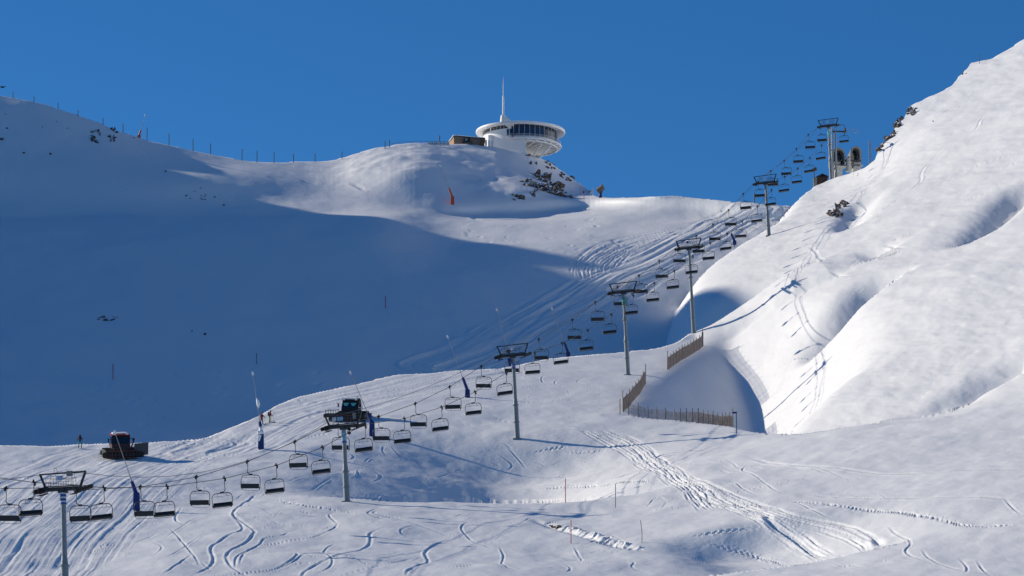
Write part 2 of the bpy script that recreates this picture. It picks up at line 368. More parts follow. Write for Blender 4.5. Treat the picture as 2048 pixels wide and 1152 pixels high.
piste([(-100, 1180), (60, 1050), (170, 965), (260, 912), (360, 886)], 13.5, 0.085, 1.7)
piste([(420, 905), (500, 868), (600, 828), (720, 795), (850, 770), (965, 745)], 9.0, 0.10, 1.2)
piste([(880, 732), (960, 706), (1040, 668), (1120, 620), (1240, 555), (1370, 490), (1470, 440), (1530, 425)], 9.0, 0.27, 0.9)
for q in ([(1159, 560), (1155, 530), (1178, 504), (1231, 484), (1300, 469), (1400, 446), (1450, 432)],
          [(1175, 562), (1172, 530), (1196, 508), (1246, 490), (1320, 475), (1400, 455)],
          [(1202, 548), (1199, 530), (1217, 512), (1261, 495), (1330, 484)], [(1219, 538), (1240, 508), (1290, 492)]):
    press(q, 0.95, 0.17, 'cat')
SKI = [
    [(513, 991), (459, 1029), (483, 1046), (489, 1061), (441, 1082), (419, 1094), (431, 1119), (419, 1134), (380, 1149)],
    [(466, 1032), (501, 1052), (513, 1064), (501, 1079), (468, 1094), (451, 1110), (459, 1128), (477, 1140), (510, 1152)],
    [(562, 1058), (580, 1060), (562, 1070), (525, 1076), (522, 1085), (486, 1103), (480, 1128)],
    [(677, 1044), (671, 1052), (634, 1070), (574, 1079), (513, 1088), (471, 1110), (471, 1134)],
    [(668, 1025), (655, 1031), (671, 1041), (677, 1048)],
    [(577, 1097), (598, 1106), (589, 1119), (550, 1134), (480, 1143), (410, 1152)],
    [(613, 1106), (592, 1122), (547, 1135), (470, 1150)],
    [(777, 1055), (737, 1066), (743, 1073), (740, 1085), (713, 1100), (665, 1116), (613, 1134), (604, 1143), (610, 1152)],
    [(686, 1078), (659, 1085), (643, 1103), (668, 1119), (662, 1131), (637, 1140), (610, 1144)],
    [(761, 1013), (737, 1025), (734, 1031), (774, 1043), (795, 1047)],
    [(768, 1020), (746, 1025), (752, 1031), (804, 1040), (834, 1050), (877, 1060), (907, 1069)],
    [(831, 1050), (801, 1060), (801, 1066), (834, 1073)],
    [(907, 1069), (889, 1075), (858, 1088), (848, 1103), (861, 1122), (843, 1129), (813, 1143), (816, 1154)],
    [(1000, 1119), (955, 1131), (864, 1146)], [(846, 1108), (789, 1125), (713, 1140), (652, 1150)],
    [(940, 1040), (919, 1052), (934, 1067), (952, 1082), (998, 1097)], [(716, 940), (716, 955), (701, 963)],
    [(740, 940), (762, 955), (755, 963)], [(979, 998), (958, 1005), (982, 1014), (960, 1020)],
    [(1000, 1090), (1010, 1110), (1000, 1135), (1040, 1150)], [(1010, 1120), (1060, 1130), (1100, 1140), (1130, 1150)],
    [(1149, 1090), (1156, 1105), (1169, 1120), (1130, 1124)], [(1124, 1128), (1149, 1145), (1110, 1152)],
    [(1234, 1122), (1274, 1125), (1259, 1135), (1294, 1145)], [(1774, 1055), (1794, 1070), (1829, 1085), (1804, 1105), (1850, 1122)],
    [(1844, 1100), (1859, 1120), (1924, 1140), (2014, 1148)], [(1919, 1110), (1939, 1135), (1925, 1150)], [(1954, 1115), (1969, 1140), (1990, 1150)],
    [(2009, 1005), (2034, 1030), (2045, 1036)], [(1499, 920), (1479, 935), (1514, 952), (1539, 975), (1564, 990), (1589, 987)],
    [(1459, 960), (1489, 980), (1514, 990)], [(1584, 1005), (1644, 1035), (1674, 1048)], [(1440, 935), (1435, 932), (1450, 938), (1480, 945)],
    # hollow below the lift
    [(768, 893), (763, 905), (775, 915), (795, 918)], [(782, 893), (790, 905), (798, 915), (806, 922)], [(800, 897), (815, 905), (824, 912)],
    [(730, 925), (735, 917), (760, 915)], [(815, 913), (830, 925), (845, 937), (870, 945)], [(700, 908), (710, 916), (690, 921)],
    [(760, 950), (765, 960), (745, 968)], [(855, 925), (880, 935), (905, 948)], [(880, 960), (905, 950), (930, 955)], [(840, 958), (870, 962), (890, 955)],
    [(620, 985), (650, 965), (668, 958)], [(930, 905), (960, 920), (985, 925), (1010, 940)], [(975, 880), (1010, 885), (1030, 905)],
    [(1010, 890), (1035, 915), (1055, 940)], [(990, 905), (1030, 930), (1010, 945)],
    # under the third tower
    [(1120, 760), (1105, 768), (1125, 776), (1150, 778)], [(1170, 755), (1150, 764), (1165, 770)], [(1135, 780), (1140, 790), (1170, 785), (1200, 778)],
    [(1105, 805), (1110, 798), (1140, 800), (1180, 790)], [(1160, 815), (1180, 806), (1200, 810)], [(975, 828), (1010, 838), (1040, 842), (1070, 848)],
    [(1090, 752), (1080, 762), (1095, 772)], [(1180, 735), (1165, 742), (1150, 745)], [(1090, 785), (1060, 792), (1040, 800)],
    [(600, 880), (640, 872), (680, 868)], [(560, 975), (600, 960), (650, 955)], [(330, 1080), (370, 1050), (420, 1030)], [(240, 1040), (290, 1050), (330, 1045)],
    [(160, 1085), (200, 1092), (240, 1088)], [(150, 1112), (200, 1100), (250, 1090)], [(330, 1120), (370, 1095), (400, 1075)], [(340, 1060), (380, 1100), (400, 1130)],
    [(300, 1085), (330, 1095), (310, 1110)], [(365, 1020), (345, 1045), (380, 1055)], [(385, 1110), (350, 1135), (320, 1150)], [(560, 1015), (620, 1030), (660, 1028)],
]
for i, q in enumerate(SKI): press(q, *((0.17, 0.10) if i in (0, 1, 7, 10, 12) else (0.12, 0.085)))
random.seed(11)
for i in range(46):      # faint criss-cross of older tracks on the near slope
    px0 = random.uniform(150, 1250); r0 = random.uniform(880, 1140); L = random.uniform(25, 90); a = random.uniform(-0.32, 0.18)
    if abs(px0 - 694) < 20: continue
    press([(px0, r0), (px0 + L*.4, r0 + a*L*.4 + random.uniform(-3, 3)), (px0 + L, r0 + a*L)], 0.18, random.uniform(.03, .10))
for q in ([(1168, 856), (1212, 875), (1250, 897), (1285, 921), (1312, 935), (1353, 956), (1385, 981), (1401, 1002), (1422, 1023)],
          [(1201, 856), (1247, 870), (1277, 891), (1304, 910), (1331, 929), (1358, 954), (1390, 978), (1420, 1000), (1480, 1024), (1534, 1046), (1560, 1070)],
          [(1355, 945), (1388, 965), (1430, 985), (1490, 1008), (1530, 1025)],
          [(1534, 1046), (1564, 1070), (1599, 1090), (1649, 1112), (1700, 1145)],
          [(1449, 1005), (1524, 1020), (1564, 1040), (1624, 1055), (1689, 1065), (1734, 1080), (1752, 1098), (1730, 1125), (1690, 1148)]):
    press(q, 0.62, 0.22, 'cat')
press([(1749, 1075), (1764, 1090), (1789, 1105), (1759, 1128), (1824, 1145), (1899, 1150)], 0.4, 0.3)
press([(1530, 1035), (1545, 1060), (1590, 1085), (1660, 1118)], 0.4, 0.25); press([(1090, 850), (1150, 856), (1200, 862)], 0.5, 0.15)
for q in ([(1324, 960), (1224, 970), (1124, 980), (1074, 977)], [(1624, 952), (1549, 970), (1449, 990)], [(1544, 1060), (1474, 1070), (1374, 1082)],
          [(1399, 1092), (1524, 1120), (1674, 1145)], [(1579, 1005), (1714, 1020), (1874, 1045), (1934, 1057), (2048, 1057)],
          [(556, 1000), (610, 1016), (683, 1022), (731, 1028)], [(1130, 900), (1180, 905), (1230, 888)], [(1060, 905), (1110, 895), (1170, 885)]):
    press(q, 0.24, 0.18, 'foot')
press([(1624, 992), (1749, 1002), (2048, 1006)], 0.3, 0.14)
press([(1500, 912), (1600, 930), (1700, 940), (1800, 952), (2048, 950)], 0.3, 0.16)
rt = random.Random(3)
for i in range(70):      # long thin lines and short linked turns
    x0 = rt.uniform(60, 1750); r0 = rt.uniform(905, 1130); n = rt.randint(3, 7); dx = rt.choice((-1, 1, 1)); pts = []; st = rt.uniform(14, 34); amp = rt.uniform(2, 9)
    for k in range(n): pts.append((x0 + dx*st*k + rt.uniform(-4, 4), r0 + 5.0*k*rt.uniform(.2, 1.2) + amp*(1 if k % 2 else -1)*.5))
    if all(r < 1150 for _, r in pts): press(pts, rt.uniform(.07, .12), rt.uniform(.03, .075))
for i in range(40):
    x0 = rt.uniform(850, 1240); r0 = rt.uniform(745, 850)
    press([(x0, r0), (x0 + rt.uniform(8, 18), r0 - rt.uniform(-1, 4)), (x0 + rt.uniform(20, 46), r0 - rt.uniform(2, 9))], .1, rt.uniform(.03, .08))
rs_ = random.Random(8)
for i in range(34):      # undercut, lumpy banks of the stream gully
    t_ = rs_.random(); x0 = 1095 + 190*t_; r0 = 1046 + 60*t_ + rs_.uniform(-8, 3)
    press([(x0, r0), (x0 + rs_.uniform(2, 6), r0 + rs_.uniform(0, 2))], rs_.uniform(.25, .6), rs_.choice((-.4, -.3, .45, .35)), 'dent')
# sunny slope
for q in ([(1717, 447), (1767, 419), (1844, 366), (1839, 341), (1884, 301)], [(1916, 279), (1956, 254), (1959, 238), (1981, 224)],
          [(1797, 419), (1866, 379), (1931, 338), (1994, 316), (2047, 298)], [(1756, 494), (1850, 458), (1900, 440)],
          [(1764, 492), (1790, 496), (1817, 499)], [(1817, 499), (1733, 524)], 
          [(1619, 494), (1633, 502), (1636, 516), (1650, 519), (1633, 530)], 
          
          [(1948, 373), (1990, 352), (2048, 340)],
          [(1925, 405), (1955, 393), (2010, 375)], [(1640, 575), (1700, 560), (1760, 552)], [(1655, 540), (1690, 555), (1720, 553)], [(1990, 340), (2048, 318)]):
    press(q, 0.26, 0.16)
for i in range(7):
    px0 = random.uniform(1540, 1760); r0 = random.uniform(470, 600); L = random.uniform(14, 40)
    press([(px0, r0), (px0 + L, r0 - L*random.uniform(.4, .8))], 0.18, random.uniform(.05, .1))
# bowl: a few faint tracks
for q in ([(936, 427), (957, 439), (998, 445)], [(700, 365), (735, 385), (730, 378)], [(580, 350), (640, 372), (700, 378)], [(1060, 640), (1100, 610), (1160, 575)], [(1010, 690), (1070, 640), (1130, 590)]):
    press(q, 0.6, 0.2)
for i in range(70):
    px0 = random.uniform(180, 640); r0 = random.uniform(735, 870)
    if ground(px0, r0).y > 560: press([(px0, r0), (px0 + random.uniform(8, 26), r0 - random.uniform(-2, 6))], 0.5, random.uniform(.1, .25))
for i in range(60):
    px0 = random.uniform(900, 1250); r0 = random.uniform(440, 545)
    press([(px0, r0), (px0 + random.uniform(6, 20), r0 - random.uniform(-4, 4))], 0.45, random.uniform(.08, .25))

def grid_mesh(name, X, Y, Z):
    nc, nr = X.shape
    me = bpy.data.meshes.new(name)
    co = np.stack([X, Y, Z], -1).reshape(-1, 3).astype(np.float32)
    me.vertices.add(len(co)); me.vertices.foreach_set('co', co.ravel())
    i = np.arange(nc - 1)[:, None]*nr + np.arange(nr - 1)[None]
    q = np.stack([i, i + nr, i + nr + 1, i + 1], -1).reshape(-1, 4).astype(np.int32)
    me.loops.add(q.size); me.loops.foreach_set('vertex_index', q.ravel())
    me.polygons.add(len(q)); me.polygons.foreach_set('loop_start', np.arange(0, q.size, 4, dtype=np.int32))
    me.polygons.foreach_set('loop_total', np.full(len(q), 4, np.int32))
    me.polygons.foreach_set('use_smooth', np.ones(len(q), bool))
    me.update(); me.validate()
    o = bpy.data.objects.new(name, me); C.objects.link(o); return o
# ------------------------------------------------------------------ materials
def nmat(name):
    m = bpy.data.materials.new(name); m.use_nodes = True
    nt = m.node_tree; return m, nt, nt.nodes['Principled BSDF']
def snow_material():
    m, nt, b = nmat('snow')
    b.inputs['Base Color'].default_value = (0.92, 0.922, 0.925, 1)
    b.inputs['Roughness'].default_value = 0.55
    b.inputs['Specular IOR Level'].default_value = 0.7
    g = nt.nodes.new('ShaderNodeNewGeometry')
    n1 = nt.nodes.new('ShaderNodeTexNoise'); n1.inputs['Scale'].default_value = 1.4; n1.inputs['Detail'].default_value = 6
    n1.inputs['Roughness'].default_value = 0.6
    nt.links.new(g.outputs['Position'], n1.inputs['Vector'])
    bp = nt.nodes.new('ShaderNodeBump'); bp.inputs['Strength'].default_value = 0.55; bp.inputs['Distance'].default_value = 0.10
    nt.links.new(n1.outputs['Fac'], bp.inputs['Height']); nt.links.new(bp.outputs['Normal'], b.inputs['Normal'])
    return m
SNOW = snow_material()
snow = grid_mesh('snow_ground', Xv, Yv, Zv)
snow['kind'] = 'structure'
snow.data.materials.append(SNOW)

# ------------------------------------------------------------------ sky, sun, camera
w = bpy.data.worlds.new('World'); scene.world = w; w.use_nodes = True
nt = w.node_tree; bg = nt.nodes['Background']
sky = nt.nodes.new('ShaderNodeTexSky'); sky.sky_type = 'NISHITA'; sky.sun_disc = False
sky.sun_elevation = SUN_EL; sky.sun_rotation = -SUN_AZ
sky.altitude = 3800; sky.air_density = 1.0; sky.dust_density = 1.0; sky.ozone_density = 5.0
hs = nt.nodes.new('ShaderNodeHueSaturation'); hs.inputs['Saturation'].default_value = 1.19
nt.links.new(sky.outputs['Color'], hs.inputs['Color']); nt.links.new(hs.outputs['Color'], bg.inputs['Color']); bg.inputs['Strength'].default_value = 0.088
sl = bpy.data.lights.new('sun', 'SUN'); sl.energy = 3.9; sl.angle = math.radians(0.5); sl.color = (1, 0.905, 0.75)
so = bpy.data.objects.new('sun', sl); C.objects.link(so)
Ldir = Vector((hx*math.cos(SUN_EL), hy*math.cos(SUN_EL), math.sin(SUN_EL)))
so.rotation_euler = Ldir.to_track_quat('Z', 'Y').to_euler(); so.location = Ldir*500
cam = bpy.data.cameras.new('camera'); co = bpy.data.objects.new('camera', cam); C.objects.link(co)
co.location = (0, 0, 0); co.rotation_euler = (PI/2, 0, 0)
cam.sensor_width = 36; cam.lens = F*36/2048; cam.shift_y = (H0 - 576)/2048
cam.clip_start = 1; cam.clip_end = 6000
scene.camera = co
vs = scene.view_settings; vs.view_transform = 'Standard'; vs.look = 'None'; vs.exposure = 0.22; vs.gamma = 1
# ------------------------------------------------------------------ object helpers
def mat(name, col, rough=0.6, metal=0.0, noise=0.12, scale=6.0, spec=0.4):
    m, nt, b = nmat(name)
    b.inputs['Roughness'].default_value = rough; b.inputs['Metallic'].default_value = metal; b.inputs['Specular IOR Level'].default_value = spec
    tc = nt.nodes.new('ShaderNodeTexCoord'); n = nt.nodes.new('ShaderNodeTexNoise'); n.inputs['Scale'].default_value = scale; n.inputs['Detail'].default_value = 4
    r = nt.nodes.new('ShaderNodeValToRGB')
    r.color_ramp.elements[0].position = 0.3; r.color_ramp.elements[1].position = 0.7
    r.color_ramp.elements[0].color = [max(0, c*(1 - noise)) for c in col] + [1]; r.color_ramp.elements[1].color = [min(1, c*(1 + noise)) for c in col] + [1]
    nt.links.new(tc.outputs['Object'], n.inputs['Vector']); nt.links.new(n.outputs['Fac'], r.inputs['Fac']); nt.links.new(r.outputs['Color'], b.inputs['Base Color'])
    return m
M = dict(
    steel=mat('galvanised_steel', (0.20, 0.235, 0.26), 0.5, 0.35), dark=mat('dark_steel', (0.045, 0.055, 0.065), 0.5, 0.3),
    black=mat('black_rubber', (0.012, 0.013, 0.015), 0.7), seat=mat('charcoal_seat', (0.018, 0.021, 0.026), 0.6),
    rope=mat('steel_rope', (0.05, 0.055, 0.06), 0.5, 0.3), white=mat('white_paint', (0.72, 0.73, 0.74), 0.5, noise=.06), blue=mat('blue_cover', (0.010, 0.030, 0.16), 0.6),
    bluepaint=mat('blue_band', (0.02, 0.07, 0.32), 0.5), pale=mat('pale_sign', (0.50, 0.58, 0.68), 0.5), paleblue=mat('pale_blue_wrap', (0.22, 0.40, 0.55), 0.5),
    green=mat('green_padding', (0.01, 0.22, 0.19), 0.6), teal=mat('teal_band', (0.10, 0.45, 0.50), 0.5), beige=mat('beige_panel', (0.20, 0.20, 0.18), 0.6),
    orange=mat('orange_cover', (0.55, 0.09, 0.035), 0.6), grey=mat('grey_pole', (0.30, 0.30, 0.31), 0.5), wood=mat('weathered_wood', (0.17, 0.135, 0.11), 0.8, noise=.35, scale=2.5),
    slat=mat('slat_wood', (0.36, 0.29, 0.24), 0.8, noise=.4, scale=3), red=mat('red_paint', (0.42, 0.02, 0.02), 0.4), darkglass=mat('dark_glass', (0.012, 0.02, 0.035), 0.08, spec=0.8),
    tealglare=mat('painted_teal_glare', (0.14, 0.50, 0.45), 0.3, spec=0.8), snowcap=SNOW, skin=mat('skin', (0.45, 0.27, 0.2), 0.6), rock=None,
    concrete=mat('concrete', (0.36, 0.37, 0.37), 0.8), pinkred=mat('faded_red', (0.35, 0.10, 0.08), 0.6))

class MB:
    """collects simple shapes into one bmesh"""
    def __init__(s): s.bm = bmesh.new()
    def box(s, c, d, rot=None, bev=0.0, taper=1.0):
        g = bmesh.ops.create_cube(s.bm, size=1.0); vs = g['verts']
        for v in vs:
            k = taper if v.co.z > 0 else 1.0
            v.co = Vector((v.co.x*d[0]*k, v.co.y*d[1]*k, v.co.z*d[2]))
        if bev > 0:
            es = list({e for v in vs for e in v.link_edges})
            r = bmesh.ops.bevel(s.bm, geom=es, offset=bev, segments=2, affect='EDGES', profile=0.6); vs = list({v for f in r['faces'] for v in f.verts} | {v for v in vs if v.is_valid})
        m = Matrix.Translation(Vector(c)) @ (rot.to_4x4() if rot else Matrix.Identity(4))
        bmesh.ops.transform(s.bm, matrix=m, verts=vs); return s
    def cone(s, a, b, r0, r1=None, n=12, cap=True):
        a = Vector(a); b = Vector(b); d = b - a
        r1 = r0 if r1 is None else r1
        m = Matrix.Translation((a + b)/2) @ d.to_track_quat('Z', 'Y').to_matrix().to_4x4()
        bmesh.ops.create_cone(s.bm, cap_ends=cap, segments=n, radius1=r0, radius2=max(r1, 1e-4), depth=d.length, matrix=m); return s
    def tube(s, pts, r, n=8, close=False):
        pts = [Vector(p) for p in pts]; rings = []
        N = len(pts)
        for i, p in enumerate(pts):
            t = (pts[min(i+1, N-1)] - pts[max(i-1, 0)]).normalized() if not close else (pts[(i+1) % N] - pts[i-1]).normalized()
            q = t.to_track_quat('Z', 'Y'); rr = r[i] if isinstance(r, (list, tuple)) else r
            rings.append([s.bm.verts.new(p + q @ Vector((rr*math.cos(2*PI*k/n), rr*math.sin(2*PI*k/n), 0))) for k in range(n)])
        for i in range(N if close else N - 1):
            a, b = rings[i], rings[(i+1) % N]
            off = 0
            if close and i == N - 1:
                off = min(range(n), key=lambda o: (b[o].co - a[0].co).length)
            for k in range(n): s.bm.faces.new((a[k], a[(k+1) % n], b[(k+1+off) % n], b[(k+off) % n]))
        if not close:
            s.bm.faces.new(rings[0][::-1]); s.bm.faces.new(rings[-1])
        return s
    def poly(s, pts, thick):
        """flat outline pts (3-D, planar) given thickness vector"""
        t = Vector(thick); a = [s.bm.verts.new(Vector(p)) for p in pts]; b = [s.bm.verts.new(Vector(p) + t) for p in pts]
        n = len(pts); s.bm.faces.new(a[::-1]); s.bm.faces.new(b)
        for i in range(n): s.bm.faces.new((a[i], a[(i+1) % n], b[(i+1) % n], b[i]))
        return s
    def lathe(s, prof, n=48, a0=0, a1=2*PI, c=(0, 0, 0)):
        full = abs(a1 - a0 - 2*PI) < 1e-6; N = n if full else n + 1; rings = []
        for k in range(N):
            a = a0 + (a1 - a0)*k/n
            rings.append([s.bm.verts.new((c[0] + r*math.cos(a), c[1] + r*math.sin(a), c[2] + z)) for r, z in prof])
        for k in range(n):
            A, B = rings[k], rings[(k+1) % N]
            for i in range(len(prof) - 1): s.bm.faces.new((A[i], B[i], B[i+1], A[i+1]))
        return s
    def build(s, name, m, parent=None, smooth=None):
        me = bpy.data.meshes.new(name)
        bmesh.ops.recalc_face_normals(s.bm, faces=s.bm.faces)
        s.bm.to_mesh(me); s.bm.free()
        o = bpy.data.objects.new(name, me); C.objects.link(o); me.materials.append(m)
        if smooth is not None:
            for p in me.polygons: p.use_smooth = True
            me.set_sharp_from_angle(angle=math.radians(smooth))
        if parent: o.parent = parent
        return o
def tag(o, label=None, cat=None, group=None, kind=None):
    if label: o['label'] = label
    if cat: o['category'] = cat
    if group: o['group'] = group
    if kind: o['kind'] = kind
    return o
def thing(name, label, cat, loc=(0, 0, 0), rz=0, group=None):
    o = bpy.data.objects.new(name, None); C.objects.link(o); o.location = loc; o.rotation_euler = (0, 0, rz); o.empty_display_size = 0.5
    return tag(o, label, cat, group)
def copy_thing(o, label, parent=None):
    c = o.copy(); C.objects.link(c); c.parent = parent
    if label: c['label'] = label
    for ch in o.children: copy_thing(ch, None, c)
    return c
def arc_pts(c, r, a0, a1, n, plane='xz'):
    out = []
    for i in range(n + 1):
        a = a0 + (a1 - a0)*i/n
        out.append(Vector((c[0] + r*math.cos(a), c[1], c[2] + r*math.sin(a))))
    return out

# ------------------------------------------------------------------ chairlift
SLOPE = 0.234
YAW = -math.atan(SLOPE)
lineY = lambda px, off: (124 + off)/(SLOPE - (px - 1024)/F)
TOWERS = [  # top px, crossarm row, base px, base row, look
    (126, 978, 131, 1212, 'lift tower with blue and white bands on its shaft, nearest in the line'),
    (687, 853, 694, 1003, 'lift tower with a pale blue wrap, standing in front of the dark snow groomer'),
    (1026, 711, 1035, 866, 'lift tower with a blue wrapped collar and a lamp on its crossarm'),
    (1247, 584, 1256, 747, 'lift tower with a green padded collar above the wooden fence'),
    (1378, 496, 1388, 674, 'tall lift tower standing on the crest at the top end of the upper fence'),
    (1531, 366, 1538, 466, 'lift tower at the left edge of the sunny slope, below the skyline saddle'),
    (1657, 252, 1663, 369, 'uppermost wide lift tower with a teal band, beside the top station')]
towers = []
def tower_y(px): return (124 + 2.25)/(SLOPE - (px - 1024)/F)
def make_tower(i, spec):
    pt, rt, pb, rb, label = spec
    Y = tower_y(pt); top = W(pt, rt, Y); base = W(pb, rb, Y)
    g = ground(pb, rb); Yg = g.y
    base = Vector((base.x, Y, min(base.z, zat(base.x, Y) - 0.3)))
    ax = top - base; h = ax.length
    rot = Vector((0, 0, 1)).rotation_difference(ax.normalized()).to_matrix() @ Matrix.Rotation(YAW, 3, 'Z')
    t = thing('lift_tower', label, 'lift tower', base, 0, 'towers of the chairlift')
    t.rotation_euler = rot.to_euler()
    m = MB(); rT, rB = 0.27, 0.36
    zc = h*0.42 if i else h*0.36
    m.cone((0, 0, 0), (0, 0, zc), rB + .03, rB, 20).cone((0, 0, zc), (0, 0, zc + 0.9), rB, rT, 20).cone((0, 0, zc + .9), (0, 0, h - 0.2), rT, rT - .02, 20)
    for z in ([zc, zc*0.52] + ([zc*1.6] if h > 13 else [])): m.cone((0, 0, z - 0.07), (0, 0, z + 0.07), rB + 0.10, rB + 0.10, 20)
    m.box((0, 0, 0.1), (1.1, 1.1, 0.5), bev=.05)
    for k in range(int(h*1.6)): m.box((0, -(rB + 0.12 if k*.6 < zc else rT + .10), 0.8 + k*0.6), (0.34, 0.04, 0.03))
    m.build('shaft', M['steel'], t, 40)
    m = MB(); m.box((0, 0, h), (3.9, 0.36, 0.36), bev=.03); m.box((0, 0, h - 0.25), (0.9, 0.5, 0.28), bev=.03)
    m.tube([(0, -.3, h - .15), (-.18, -.3, h - .25)], .05); m.cone((0, -.34, h - .12), (0, .34, h - .12), .2, .2, 12)
    m.build('crossarm', M['dark'], t, 40)
    m = MB()
    for s in (-1, 1):
        a = Vector((s*1.75, 0, h + .18)); b = Vector((s*2.28, 0, h + 1.5)); d = b - a
        m.box((a + b)/2, (0.17, 0.2, d.length), d.to_track_quat('Z', 'Y').to_matrix())
    m.box((0, 0, h + 1.52), (4.72, 0.13, 0.13), Matrix.Rotation(-0.02, 3, 'Y'))
    m.build('gantry', M['dark'], t)
    m = MB()
    for k in range(13): m.tube([(-1.5 + k*.25, -.55, h + .2), (-1.5 + k*.25, -.55, h + (.62 if k % 3 else .95))], .018, 5)
    m.tube([(-1.6, -.55, h + .62), (1.6, -.55, h + .62)], .02, 5); m.tube([(-1.6, -.55, h + .95), (1.6, -.55, h + .95)], .02, 5)
    m.box((0, -.5, h + .2), (3.4, .5, .04))
    for s in (-1, 1): m.tube([(s*.5, -.5, h + .2), (s*.5, -.5, h + 1.05), (s*.62, -.5, h + 1.15), (s*1.0, -.5, h + 1.15), (s*1.1, -.5, h + 1.05), (s*1.1, -.5, h + .2)], .022, 5)
    m.tube([(-1.2, 0, h + 1.5), (-1.2, 0, h + 1.0), (-1.1, 0, h + .92), (1.1, 0, h + .92), (1.2, 0, h + 1.0), (1.2, 0, h + 1.5)], .02, 5)
    m.build('catwalk', M['dark'], t)
    for s in (-1, 1):
        m = MB(); x = s*2.25; sl = 0.26
        for k in range(8):
            y = -1.75 + k*.5; z = h - .02 + sl*y*0.9
            m.cone((x - .07, y, z), (x + .07, y, z), .23, .23, 14); m.cone((x - .16, y, z), (x + .16, y, z), .06, .06, 8)
        for y0 in (-1.5, -.5, .5, 1.5): m.box((x - s*.17, y0, h - .05 + sl*y0*.9), (.06, .75, .16), Matrix.Rotation(math.atan(sl*.9), 3, 'X'))
        for y0 in (-1.0, 1.0): m.box((x - s*.24, y0, h - .12 + sl*y0*.9), (.07, 1.5, .18), Matrix.Rotation(math.atan(sl*.9), 3, 'X'))
        m.box((x - s*.3, 0, h - .15), (.1, 2.4, .3), Matrix.Rotation(math.atan(sl*.9), 3, 'X')); m.box((x - s*.4, 0, h - .02), (.5, .25, .25))
        m.box((x - s*.62, -1.1, h - .62), (.42, 2.2, .07), Matrix.Rotation(math.atan(sl*.9), 3, 'X'))
        m.tube([(x - s*.5, -2.0, h - .6), (x - s*.5, -2.0, h - .1)], .03, 5); m.tube([(x - s*.8, -.4, h - .45), (x - s*.8, -.4, h + .05)], .03, 5)
        m.build('sheave_train', M['black'], t, 40)
    def band(name, z0, z1, mt, r=None):
        r = r or (rT + .03); mm = MB(); mm.cone((0, 0, z0), (0, 0, z1), r, r, 20); return mm.build(name, mt, t, 40)
    def sign(x, z, wd, hh, mt, txt=None, nm='number_sign', tm=None):
        mm = MB(); mm.box((x, -.72, z), (wd, .03, hh)); so_ = mm.build(nm, mt, t)
        if txt:
            cu = bpy.data.curves.new('sign_text', 'FONT'); cu.body = txt; cu.size = hh*1.15; cu.align_x = 'CENTER'; cu.align_y = 'CENTER'; cu.extrude = .004
            tc_ = bpy.data.objects.new('sign_text', cu); C.objects.link(tc_); cu.materials.append(tm or M['bluepaint']); bpy.context.view_layer.update(); me_ = bpy.data.meshes.new_from_object(tc_.evaluated_get(bpy.context.evaluated_depsgraph_get())); bpy.data.objects.remove(tc_); to = bpy.data.objects.new('sign_text', me_); C.objects.link(to); to.parent = so_; to.location = (x, -.742, z); to.rotation_euler = (PI/2, 0, 0)
    if i == 0:
        for z0, z1, mt in ((2.05, 2.2, 'bluepaint'), (1.68, 1.88, 'bluepaint'), (1.28, 1.48, 'bluepaint')): band('blue_band', h - z1 + .75, h - z0 + .75, M[mt])
        for z0, z1 in ((1.1, 1.26), (1.5, 1.66), (1.9, 2.03)): band('white_band', h - z1 + .75, h - z0 + .75, M['pale'])
        sign(-.05, h + .95, .72, .45, M['pale'], '10'); sign(.95, h + 1.33, .62, .5, M['beige'], nm='equipment_box')
        m = MB(); m.tube([(-.8, -.1, h + 1.7), (-.85, -.1, h + 1.95), (-.6, -.1, h + 2.0), (-.5, -.1, h + 1.7), (-.7, -.1, h + 1.3), (-.3, -.1, h + .9), (.4, -.1, h + 1.0)], .03, 6); m.build('cable_loop', M['black'], t, 60)
    if i == 1:
        band('pale_wrap', h - 1.75, h - .55, M['paleblue']); band('blue_band', h - 1.98, h - 1.77, M['bluepaint'])
        sign(-.2, h + .85, .75, .45, M['paleblue'], nm='number_sign'); sign(-.95, h + .85, .5, .45, M['pale'], nm='notice_board'); sign(1.6, h + 1.05, .4, .75, M['beige'], nm='equipment_box')
        m = MB(); m.cone((.75, -.3, h - .4), (.75, .0, h - .4), .2, .2, 14).cone((.72, -.3, h - .85), (.72, 0, h - .85), .2, .2, 14).tube([(.5, -.1, h - .2), (.5, -.1, h - 1.0)], .025, 5); m.build('loudspeaker', M['black'], t, 40)
    if i == 2:
        band('blue_wrap', h - 1.95, h - .95, M['bluepaint'])
        for k in range(4): band('white_stripe', h - 1.05 - k*.22, h - 1.01 - k*.22, M['pale'], rT + .036)
        m = MB(); m.cone((-.75, -.4, h + .75), (-.6, -.75, h + .55), .16, .26, 14).tube([(-.5, -.3, h + .1), (-.62, -.4, h + .65)], .05, 6); m.build('lamp', M['dark'], t, 40)
        m = MB(); m.box((-.55, -.35, h - .65), (.36, .3, .5), bev=.03).box((-.5, -.35, h - 1.25), (.25, .25, .6), bev=.03); m.build('junction_box', M['blue'], t)
        sign(.0, h + .85, .25, .45, M['white'])
    if i == 3:
        band('green_padding', h - 2.1, h - 1.0, M['green'], rT + .08); m = MB(); m.box((-.02, -(rT + .085), h - 1.5), (.36, .02, .2)); m.build('padding_emblem', M['paleblue'], t)
        sign(.25, h + .85, .22, .38, M['white'])
    if i == 4: sign(-.1, h + .9, .45, .45, M['bluepaint']); sign(.35, h + .9, .35, .45, M['pale'], nm='notice_board')
    if i in (5, 6): sign(-.1, h + .75, .3, .4, M['pale'])
    if i == 6: band('teal_band', h - 2.5, h - 1.2, M['teal']); band('white_band', h - 1.15, h - .8, M['pale'])
    towers.append((t, rot, base, h)); return t
for i, sp in enumerate(TOWERS): make_tower(i, sp)
